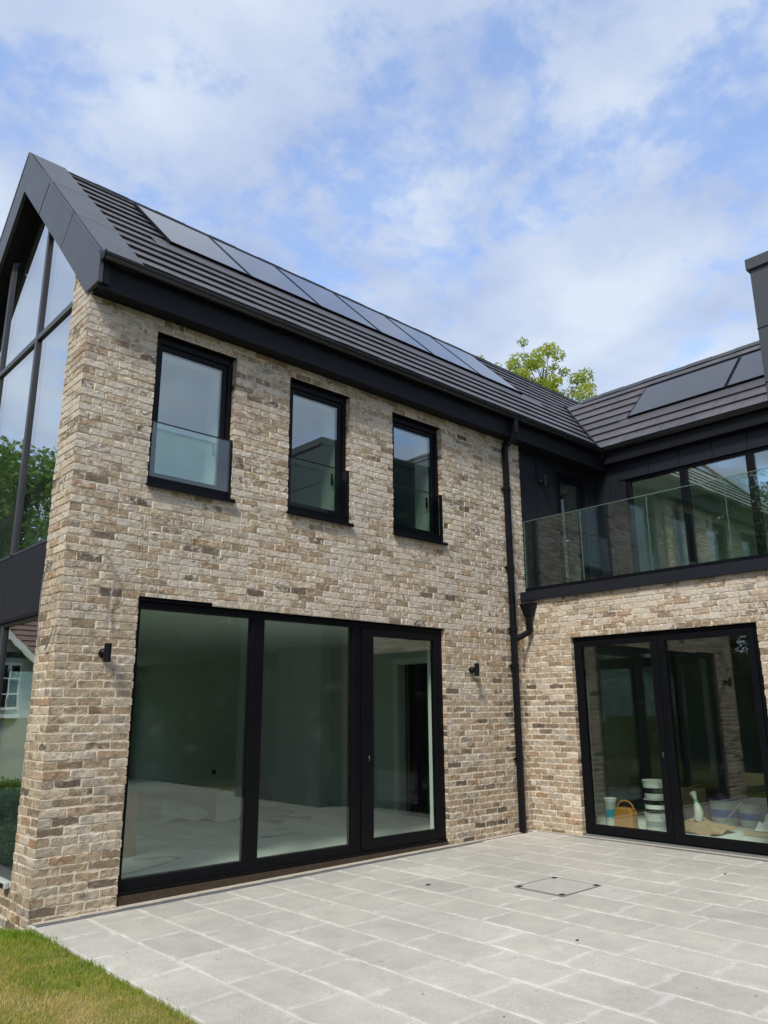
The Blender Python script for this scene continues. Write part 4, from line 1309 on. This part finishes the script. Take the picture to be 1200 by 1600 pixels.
# a few dead leaves and crumbs on the paving
for i, (x, y, lab) in enumerate(((-3.42, -1.32, 'dead brown leaf lying on the paving left of the manhole cover'), (-1.02, -3.10, 'small dark crumb of mortar on the paving near the french door'), (LX3, LY3, 'brown leaf scrap on the paving in the foreground'))):
    z = float(patio_z(x)); s = (.035, .018, .02)[i]
    lf = MB()
    pts = [(-1, 0, .1), (-.4, .45, .25), (.4, .4, .12), (1, 0, .3), (.35, -.4, .1), (-.45, -.42, .2)]
    top = [(x + a * s, y + b * s, z + .004 + c * s * .6) for a, b, c in pts]; bot = [(p[0], p[1], p[2] - .003) for p in top]
    lf.face(top); lf.face(bot[::-1])
    for k in range(6): lf.face([top[k], bot[k], bot[(k + 1) % 6], top[(k + 1) % 6]])
    tag(lf.build('dead_leaf', 'brownmud', None, 0, False, True), lab, 'leaf')

# ================================================================ THINGS INSIDE, SEEN THROUGH THE GLASS
FZ = .062


def carton(x, y, z, w, d, h, rot, label, flaps=True):
    t = thing('cardboard_box', label, 'box', (x, y, z))
    b = MB(); c, s = math.cos(rot), math.sin(rot)
    ax, ay = Vector((c, s, 0)) * w / 2, Vector((-s, c, 0)) * d / 2
    b.obox((x, y, z + h / 2), ax, ay, (0, 0, h / 2)); b.build('carton', 'card', t, .004)
    if flaps:
        f = MB()
        f.obox(Vector((x, y, z + h + .02)) + ax * 1.18, ax * .25, ay * .97, (-.0015, 0, .004)); f.obox(Vector((x, y, z + h + .03)) - ay * 1.22, ax * .96, ay * .28, (0, .001, .004))
        f.build('flap', 'card', t)
    tp = MB().obox((x, y, z + h + .001), ax, ay * .1, (0, 0, .0012)); tp.build('tape', 'paper', t)
    return t


carton(-5.12, 1.86, FZ, .34, .30, .66, .35, 'tall brown cardboard box on the floor behind the left door pane', False)
tr_ = MB().tube([(-5.30, 1.68, FZ + .50), (-5.32, 1.66, FZ + .50)], .07, 20)
tag(tr_.build('tape_roll', 'blue_pl', None, .004), 'blue tape roll stuck to the side of the tall cardboard box', 'tape roll')
cbl = MB().tube([(-5.0, 1.60, FZ + .008), (-4.9, 1.45, FZ + .007), (-4.68, 1.45, FZ + .007), (-4.62, 1.28, FZ + .007), (-4.9, 1.1, FZ + .007), (-5.3, .92, FZ + .007), (-5.75, .8, FZ + .007)], .006, 8)
tag(cbl.build('floor_cable', 'cable', None, 0, True), 'thin dark cable snaking over the floor beside the tall cardboard box', 'cable')


def sheet(name, pts, thick, mat, label, cat, jit=.0):
    """a buckled sheet: grid through four corner points"""
    A, B, Cc, D = (np.array(p, float) for p in pts); n = 7; mb = MB(); g = []
    rr = random.Random(len(label))
    for i in range(n):
        for j in range(n):
            s, t = i / (n - 1), j / (n - 1)
            p = A * (1 - s) * (1 - t) + B * s * (1 - t) + Cc * s * t + D * (1 - s) * t
            p[2] = max(p[2] + (rr.random() - .4) * jit, FZ + .004); g.append(p)
    k = len(g)
    mb.v = [tuple(p) for p in g] + [(p[0], p[1], p[2] + thick) for p in g]
    for i in range(n - 1):
        for j in range(n - 1):
            a = i * n + j; q = (a, a + 1, a + n + 1, a + n)
            mb.f.append(q[::-1]); mb.f.append(tuple(w + k for w in q))
    rim = [j for j in range(n)] + [i * n + n - 1 for i in range(1, n)] + [(n - 1) * n + j for j in range(n - 2, -1, -1)] + [i * n for i in range(n - 2, 0, -1)]
    for a, b in zip(rim, rim[1:] + rim[:1]): mb.f.append((a, b, b + k, a + k))
    return tag(mb.build(name, mat), label, cat)


sheet('protection_sheet', [(-3.0, 3.3, FZ + .01), (-2.0, 3.7, FZ + .05), (-1.75, 4.4, FZ + .40), (-2.4, 4.3, FZ + .30)], .006, 'paper', 'pale stiff sheet propped up at an angle on the floor of the big room', 'sheet', .01)
sheet('crumpled_paper', [(-3.5, 4.0, FZ + .01), (-2.8, 3.7, FZ + .02), (-2.6, 4.3, FZ + .06), (-3.1, 4.7, FZ + .22)], .004, 'paper', 'crumpled pale paper lying left of the propped sheet', 'paper', .10)
sheet('dust_sheet', [(-2.5, 3.4, FZ + .01), (-1.6, 3.3, FZ + .02), (-1.2, 4.2, FZ + .06), (-2.2, 4.4, FZ + .10)], .004, 'cable', 'grey rumpled dust sheet under the propped pale sheet', 'sheet', .12)
hs = MB().tube([(-2.0 + .28 * math.cos(a), 2.9 + .42 * math.sin(a), FZ + .03) for a in np.linspace(-.6, 3.6, 20)], .025, 10)
tag(hs.build('grey_hose', 'cable', None, 0, True), 'curved grey hose lying on the floor behind the middle pane', 'hose')
so = MB().box(-.434, -.425, 7.65, 7.80, .38, .47).build('wall_socket', 'soffit'); tag(so, 'dark wall socket plate low on the far side wall', 'socket')

# paint and builder's tubs in the wing
def tub(x, y, z, r, h, body, lid, band, label, group=None, name='paint_bucket', handle=True):
    t = thing(name, label, 'bucket', (x, y, z), group)
    MB().lathe([(r * .86, 0), (r * .88, .006), (r * .97, h * .86), (r, h * .87), (r, h * .95)], (x, y, z), 28).build('bucket_body', body, t, 0, True)
    MB().lathe([(r * 1.03, h * .955), (r * 1.04, h * .99), (r * 1.0, h), (r * .9, h * .985)], (x, y, z), 28).build('lid', lid, t, 0, True)
    if band: MB().lathe([(r * .912, h * .30), (r * .945, h * .60), (r * .93, h * .60), (r * .90, h * .30)], (x, y, z), 28).build('label_band', band, t, 0, True)
    if handle:
        ang0 = -2.3
        pts = [(x + r * 1.02 * math.cos(ang0 + a) , y + r * 1.02 * math.sin(ang0 + a), z + h * .86 - .55 * h * math.sin(a) ** 1) for a in np.linspace(0, math.pi, 12)]
        MB().tube(pts, .003, 6).build('handle', 'steel', t, 0, True)
    return t


tub(.80, -1.40, FZ, .15, .235, 'white_pl', 'white_pl', 'cable', 'white paint bucket at the bottom of the stack of three', 'stacked paint buckets')
tub(.80, -1.40, FZ + .237, .145, .17, 'rubber', 'white_pl', 'paper', 'black paint bucket with pale band in the middle of the stack', 'stacked paint buckets')
tub(.805, -1.40, FZ + .409, .15, .235, 'white_pl', 'white_pl', 'rubber', 'white paint bucket with dark label on top of the stack', 'stacked paint buckets')
tub(2.10, -1.72, FZ, .20, .34, 'white_pl', 'blue_pl', 'blue_pl', 'big white bucket with blue lid and blue band behind the french door')
tub(2.12, -2.06, FZ, .155, .30, 'white_pl', 'white_pl', 'blue_pl', 'smaller white bucket with blue band right of the blue lidded bucket')
tub(.90, -.66, FZ + .0, .085, .36, 'white_pl', 'white_pl', 'teal_pl', 'narrow white tub with teal label left of the orange container', None, 'sealant_tub', False)
# orange container with a loop handle
oc = thing('orange_container', 'orange plastic container with arched handle between tub and bucket stack', 'container', (.80, -.95, FZ))
MB().prism([(-1.085, FZ), (-.815, FZ), (-.81, FZ + .20), (-.85, FZ + .265), (-1.05, FZ + .265), (-1.09, FZ + .20)], 'x', .72, .88).build('container_body', 'orange_pl', oc, .02)
MB().tube([(.80, -1.07, FZ + .24)] + [(.80, -.95 + .12 * math.cos(a), FZ + .25 + .10 * math.sin(a)) for a in np.linspace(math.pi, 0, 10)] + [(.80, -.83, FZ + .24)], .013, 8).build('handle', 'orange_pl', oc, 0, True)
carton(2.75, -1.0, FZ, .55, .45, .42, .15, 'brown cardboard box standing behind the bottle in the wing room')
bl = thing('spray_bottle', 'white bottle with green collar lying on the crumpled cardboard', 'bottle', (1.33, -1.70, FZ + .10))
MB().tube([(1.33, -1.70, FZ + .12), (1.33, -1.72, FZ + .22), (1.34, -1.70, FZ + .30), (1.36, -1.68, FZ + .34)], [.055, .06, .045, .025], 16).build('bottle_body', 'white_pl', bl, 0, True)
MB().tube([(1.36, -1.68, FZ + .335), (1.37, -1.67, FZ + .375)], [.03, .03], 14).build('collar', 'green_pl', bl, 0, True)
MB().tube([(1.37, -1.67, FZ + .375), (1.39, -1.63, FZ + .46)], [.022, .05], 12).build('nozzle', 'white_pl', bl, 0, True)
sheet('flattened_cardboard', [(.95, -1.5, FZ + .06), (.72, -2.1, FZ + .02), (1.45, -2.15, FZ + .03), (1.55, -1.6, FZ + .14)], .006, 'card', 'flattened bent cardboard on the floor just inside the french door', 'cardboard', .05)
sheet('plastic_wrap', [(1.5, -2.35, FZ + .02), (1.4, -2.9, FZ + .01), (1.9, -2.9, FZ + .24), (1.9, -2.4, FZ + .20)], .003, 'paper', 'crumpled pale plastic wrap at the right edge of the wing room', 'plastic', .14)
pk = MB().obox((.62, -2.4, FZ + .02), (.02, .85, 0), (.05, 0, 0), (0, 0, .018)).build('timber_batten', 'white_paint'); tag(pk, 'long pale batten on the floor along the french door', 'batten')
st = MB().obox((1.88, -1.93, FZ + .20), (.06, .16, -.14), (.012, 0, .004), (0, .008, .008)).build('stirring_stick', 'wood'); tag(st, 'thin wooden stick leaning across the white buckets', 'stick')
tm = MB().obox((1.3, -2.9, FZ + .03), (.05, .6, 0), (.06, 0, 0), (0, 0, .025)).build('timber_plank', 'wood'); tag(tm, 'brown timber plank lying behind the pale batten', 'plank')

# ================================================================ TREES, HEDGE, NEIGHBOUR
def leaf_cloud(centers, radii, n, size, seed, squash=.8):
    g = np.random.default_rng(seed)
    ci = g.choice(len(centers), n, p=np.array(radii) ** 2 / np.sum(np.array(radii) ** 2))
    d = g.normal(size=(n, 3)); d /= np.linalg.norm(d, axis=1)[:, None]
    rad = np.array(radii)[ci] * g.uniform(.15, 1.0, n) ** .5
    P = np.array(centers)[ci] + d * rad[:, None] * np.array([1, 1, squash])
    a = g.normal(size=(n, 3)); a /= np.linalg.norm(a, axis=1)[:, None]
    b = np.cross(a, g.normal(size=(n, 3))); b /= np.linalg.norm(b, axis=1)[:, None]
    s = size * g.uniform(.6, 1.25, n)[:, None]
    V = np.stack([P - a * s, P + b * s * .45 + a * s * .1, P + a * s, P - b * s * .45 + a * s * .1], 1).reshape(-1, 3)
    F = np.arange(n * 4).reshape(n, 4)
    tone = np.clip(.5 + (h01(ci, ci * 0 + seed, 2) - .5) * .6 + g.normal(0, .16, n), 0, 1)
    A = np.repeat(np.stack([tone * 0, tone, tone, tone], -1), 4, 0)
    return V, F, A


def make_tree(loc, height, crown_r, trunk_h, leafmat, label, seed, n_leaf=9000, leaf=.13, name='broadleaf_tree', group=None, airy=.5, dead=None, fill=0, fz=1.0):
    rr = random.Random(seed)
    t = thing(name, label, 'tree', loc, group)
    L = Vector(loc); mb = MB(); tips = []
    def limb(p, d, ln, r, depth):
        pts = [p]; q = p.copy(); dd = d.normalized(); n = 4
        for i in range(n):
            dd = (dd + Vector((rr.uniform(-1, 1), rr.uniform(-1, 1), rr.uniform(-.25, .6))) * .17).normalized()
            q = q + dd * ln / n; pts.append(q.copy())
        mb.tube(pts, [r * (1 - .55 * i / n) for i in range(n + 1)], 7 if depth < 2 else 5)
        if depth >= 3:
            tips.append((pts[-1], depth)); tips.append((pts[2], depth)); return
        for k in range(rr.choice((3, 3, 4)) if depth else 6):
            f = rr.uniform(.45, 1.0); i = min(int(f * n), n - 1); s = pts[i].lerp(pts[i + 1], f * n - i)
            az = rr.uniform(0, 6.283); sp = rr.uniform(.5, 1.0)
            nd = (dd + Vector((math.cos(az), math.sin(az), rr.uniform(-.1, .5))) * sp).normalized()
            limb(s, nd, ln * rr.uniform(.55, .8), r * .5, depth + 1)
        tips.append((pts[-1], depth))
    limb(L + Vector((0, 0, -.3)), Vector((0, 0, 1)), trunk_h + .3, height * .022, 0)
    # scale branch tips to the crown's size
    tp = np.array([tuple(p) for p, _ in tips])
    top = tp[:, 2].max() - L.z; wid = np.abs(tp[:, :2] - np.array(L[:2])).max()
    kz = (height - crown_r * .12) / top; kw = crown_r * .86 / wid
    def warp(p):
        f = min(1, max(0, (p[2] - L.z) / (trunk_h * .8)))
        return (L.x + (p[0] - L.x) * (1 + (kw - 1) * f), L.y + (p[1] - L.y) * (1 + (kw - 1) * f), L.z + (p[2] - L.z) * kz)
    mb.v = [warp(p) for p in mb.v]; tp = np.array([warp(p) for p in tp])
    twigs = []
    if dead: mb.tube([Vector(q) for q in dead], [.07, .05, .035, .02][:len(dead)], 6)
    if fill:
        gg_ = np.random.default_rng(seed + 1); d = gg_.normal(size=(fill, 3)); d /= np.linalg.norm(d, axis=1)[:, None]
        q = d * gg_.uniform(.25, 1, fill)[:, None] ** .6
        tp = np.concatenate([tp[tp[:, 2] < L.z + height], np.array([L.x, L.y, L.z + height - crown_r * fz * .97]) + q * np.array([crown_r * .88, crown_r * .88, crown_r * fz * .9])])
        for cpt in tp[-fill:]:
            hub = np.array([L.x, L.y, max(L.z + trunk_h, cpt[2] - 1.1 * np.linalg.norm(cpt[:2] - np.array(L[:2])) - .5)])
            mid = hub * .45 + cpt * .55 + gg_.normal(0, .10, 3) + np.array([0, 0, -.12])
            twigs.append((hub, mid, cpt))
    rad = np.array([crown_r * rr.uniform(.08, .20) * (1.3 - airy) * (1.0 if i < len(tp) - fill else 1.15) for i in range(len(tp))])
    for hub, mid, cpt in twigs: mb.tube([hub, mid, cpt], [.03, .016, .006], 5)
    mb.build('trunk', 'bark', t, 0, True)
    V, F, A = leaf_cloud(tp, rad, n_leaf, leaf, seed)
    np_mesh('crown', V, F, leafmat, t, A)
    return t


def copy_tree(src, loc, rz, sc, label):
    r = src.copy(); C.objects.link(r); r.location = loc; r.rotation_euler = (0, 0, rz); r.scale = (sc[0], sc[0], sc[1]); r['label'] = label
    for ch in src.children:
        c = ch.copy(); C.objects.link(c); c.parent = r
    return r


# the fresh green tree showing above the valley of the roofs
tb = CAM + np.array([.8205, .5717, 0]) * 23.0
make_tree((float(tb[0]), float(tb[1]), -.3), 13.2, 2.0, 6.5, 'leaf_young', 'tall tree with open yellow-green spring leaves rising behind the roof valley', 11, 52000, .048, 'spring_tree', None, .55, None, 210, 1.5)

t2 = CAM + np.array([.7745, .6325, 0]) * 26.0
make_tree((float(t2[0]), float(t2[1]), -.3), 14.55, 1.35, 8.0, 'leaf_young', 'slim tree whose leaf tips just show over the long roof ridge', 17, 7000, .05, 'spring_tree', None, .6, None, 40, 1.3)

# garden trees behind the camera and left of the house, seen as reflections in the glass
g1 = make_tree((-11.6, 27.0, -1.2), 14.2, 5.6, 3.2, 'leaf_mid', 'bushy green tree reflected in the gable glass right of the mullion', 21, 26000, .15, 'garden_tree', 'garden trees mirrored in the windows', .2, None, 60, 1.0)
lab = ['green tree mirrored at the left edge of the gable glass', 'green tree mirrored in the gable glass behind the bushy tree', 'green tree mirrored in the right terrace window', 'leafy tree mirrored beside the roof in the terrace window',
       'dark tree mirrored at the left of the sliding door', 'dark tree mirrored in the left sliding pane', 'dark tree mirrored in the middle sliding pane', 'dark tree mirrored behind the middle sliding pane', 'dark tree mirrored in the narrow door leaf', 'dark tree mirrored past the clad bay', 'dark tree mirrored beyond the lawn at the far right']
spots = [(-6.0, 28.5, -1.2, .6, 1.0, .98), (-17.5, 30.0, -1.2, 2.2, 1.0, 1.1), (-18.5, 5.5, -.9, 3.0, .78, .80), (-18.5, -1.0, -.6, 4.0, .75, .70)]
for (x, y, z, rz, sx, sz), l in zip(spots, lab): copy_tree(g1, (x, y, z), rz, (sx, sz), l)
g2 = make_tree((-4.0, -22.0, -.3), 8.2, 3.6, 2.4, 'leaf_mid', 'dark bushy tree at the end of the garden, mirrored in the sliding door', 31, 15000, .17, 'hedge_tree', 'dark trees across the garden', .2, None, 50, 1.0)
spots = [(-9.5, -24, -.3, 1, 1.1, .95), (1.0, -23.0, -.3, 2, 1.1, 1.05), (6.0, -22.0, -.3, 3, 1.1, .98), (10.5, -20.0, -.3, 4, 1.1, 1.05), (14.5, -17.5, -.3, 5, 1.1, 1.0), (18.5, -14.0, -.3, 6, 1.1, 1.1), (-15.0, -22.0, -.3, 2.7, 1.1, 1.0)]
for (x, y, z, rz, sx, sz), l in zip(spots, lab[4:]): copy_tree(g2, (x, y, z), rz, (sx, sz), l)

# tall dark hedge closing the garden behind the camera
def wall_hedge(x0, y0, x1, y1, h, seed, label, thick=1.4, zb=-.6):
    g = np.random.default_rng(seed); n = int(math.hypot(x1 - x0, y1 - y0) * h * 90)
    tt = g.uniform(0, 1, n); nx, ny = (y1 - y0), -(x1 - x0); q = math.hypot(nx, ny); nx /= q; ny /= q
    hv = h * (1 + .10 * np.sin(tt * 23 + seed) + .06 * np.sin(tt * 61))
    w = g.uniform(-1, 1, n); zz = zb + (hv - zb) * g.uniform(0, 1, n) ** .8
    bulge = .25 * np.sin(tt * 40 + zz * 1.3)
    P = np.stack([x0 + (x1 - x0) * tt + nx * (w * thick / 2 + bulge), y0 + (y1 - y0) * tt + ny * (w * thick / 2 + bulge), zz], -1)
    V, F, A = leaf_cloud(P, np.full(n, .12), n, .17, seed)
    t = thing('boundary_hedge', label, 'hedge', ((x0 + x1) / 2, (y0 + y1) / 2, zb))
    np_mesh('foliage', V, F, 'leaf_dark', t, A)
    c = MB(); d = Vector((x1 - x0, y1 - y0, 0)) / 2; nn = Vector((nx, ny, 0)) * thick * .35
    c.obox(((x0 + x1) / 2, (y0 + y1) / 2, (zb + h * .86) / 2), d, nn, (0, 0, (h * .86 - zb) / 2)); c.build('hedge_core', 'leaf_dark', t)


wall_hedge(-16, -12.9, 10, -12.7, 4.7, 51, 'tall dark hedge across the garden mirrored in the sliding door')
wall_hedge(10, -12.7, 19, -7.0, 4.2, 52, 'tall dark hedge at the side of the garden mirrored in the door leaf')
wall_hedge(-19.5, -18, -21, 8.0, 4.2, 53, 'tall hedge left of the lawn mirrored in the french door')

# clipped hedge beside the gable
hx0, hx1, hy0, hy1, hz0, hz1 = -11.4, -7.4, 9.0, 10.2, -1.3, .24
g = np.random.default_rng(5)
n = 9000
P = np.stack([g.uniform(hx0, hx1, n), g.uniform(hy0, hy1, n), g.uniform(hz0, hz1, n)], -1)
fc = g.integers(0, 3, n)
P[:, 1] = np.where(fc == 0, hy0 + g.normal(0, .05, n), P[:, 1]); P[:, 2] = np.where(fc == 1, hz1 + g.normal(0, .05, n), P[:, 2])
Vh, Fh, Ah = leaf_cloud(P, np.full(n, .05), n, .055, 8)
tn = np.repeat(np.clip(.25 + .6 * sstep(hz1 - .25, hz1, P[:, 2]) + g.normal(0, .15, n), 0, 1), 4)
hd = thing('clipped_hedge', 'clipped green hedge mirrored in the lower gable glass', 'hedge', (-9.4, 9.6, hz0))
np_mesh('foliage', Vh, Fh, 'leaf_hedge', hd, Ah)
MB().box(hx0 + .1, hx1 - .1, hy0 + .12, hy1 - .12, hz0, hz1 - .12).build('hedge_core', 'leaf_dark', hd)

# neighbour's rendered cottage, mirrored in the gable glass
nb = thing('cottage', 'pale rendered cottage with brown tiled roof mirrored in the gable glass', 'house', (-12, 17, -1.2))
NY = 16.5
MB().box(-20, -10.2, NY, NY + 6, -1.2, 2.75).build('wall', 'render', nb)
# cross gable towards the viewer
GA, GZ, GE = -8.8, 5.36, -12.3
gw = MB().prism([(GE, -1.2), (2 * GA - GE, -1.2), (2 * GA - GE, 2.3), (GA, 5.2), (GE, 2.3)], 'y', NY - .8, NY + 3); gw.build('gable_wall', 'render', nb)
rf = MB().prism([(GE - .2, GZ + (GE - .2 - GA) * -.88 * -1), (GA, GZ), (2 * GA - GE + .2, GZ - (GA - GE + .2) * .88), (2 * GA - GE + .2, GZ - (GA - GE + .2) * .88 + .12), (GA, GZ + .12), (GE - .2, GZ - (GA - GE + .2) * .88 + .12)], 'y', NY - 1.0, NY + 3.2)
rf.build('roof', 'clay', nb)
mr = MB()
for i in range(22):
    y, z = NY - .45 + i * .17, 2.50 + i * .17
    mr.obox((-16.5, y + .09, z + .09), (7.2, 0, 0), (0, .098, .070), (0, -.011, .015))
mr.build('roof', 'clay', nb)
bb = MB()
for s_ in (-1, 1):
    hx = (GA - GE + .25) / 2
    bb.obox((GA + s_ * hx, NY - 1.03, GZ - hx * .88 - .05), (hx * s_, 0, -hx * .88), (0, .022, 0), (.055 * s_, 0, .062))
bb.build('bargeboard', 'white_paint', nb)
MB().box(GE, 2 * GA - GE, NY - .84, NY - .80, 3.10, 3.24).build('timber_band', 'soffit', nb)
for (xa, xb) in ((-11.12, -9.9),):
    fr = MB(); yy0 = NY - .86
    frame_rect(fr, 'x', yy0, yy0 + .07, xa, xb, 1.72, 2.95, .06, .06, .06, .06)
    for k in range(1, 4): fr.box(xa + (xb - xa) * k / 4 - .015, xa + (xb - xa) * k / 4 + .015, yy0 + .01, yy0 + .06, 1.78, 2.89)
    for k in range(1, 3): fr.box(xa + .06, xb - .06, yy0 + .012, yy0 + .058, 1.72 + 1.23 * k / 3 - .015, 1.72 + 1.23 * k / 3 + .015)
    w = fr.build('window', 'white_paint', nb)
    MB().box(xa + .06, xb - .06, yy0 + .03, yy0 + .04, 1.78, 2.89).build('pane', 'black', w)
    MB().box(xa - .05, xb + .05, yy0 - .06, yy0 + .05, 1.50, 1.60).build('sill', 'white_paint', w)

print('objects', len(bpy.data.objects), 'verts', sum(len(m.vertices) for m in bpy.data.meshes))
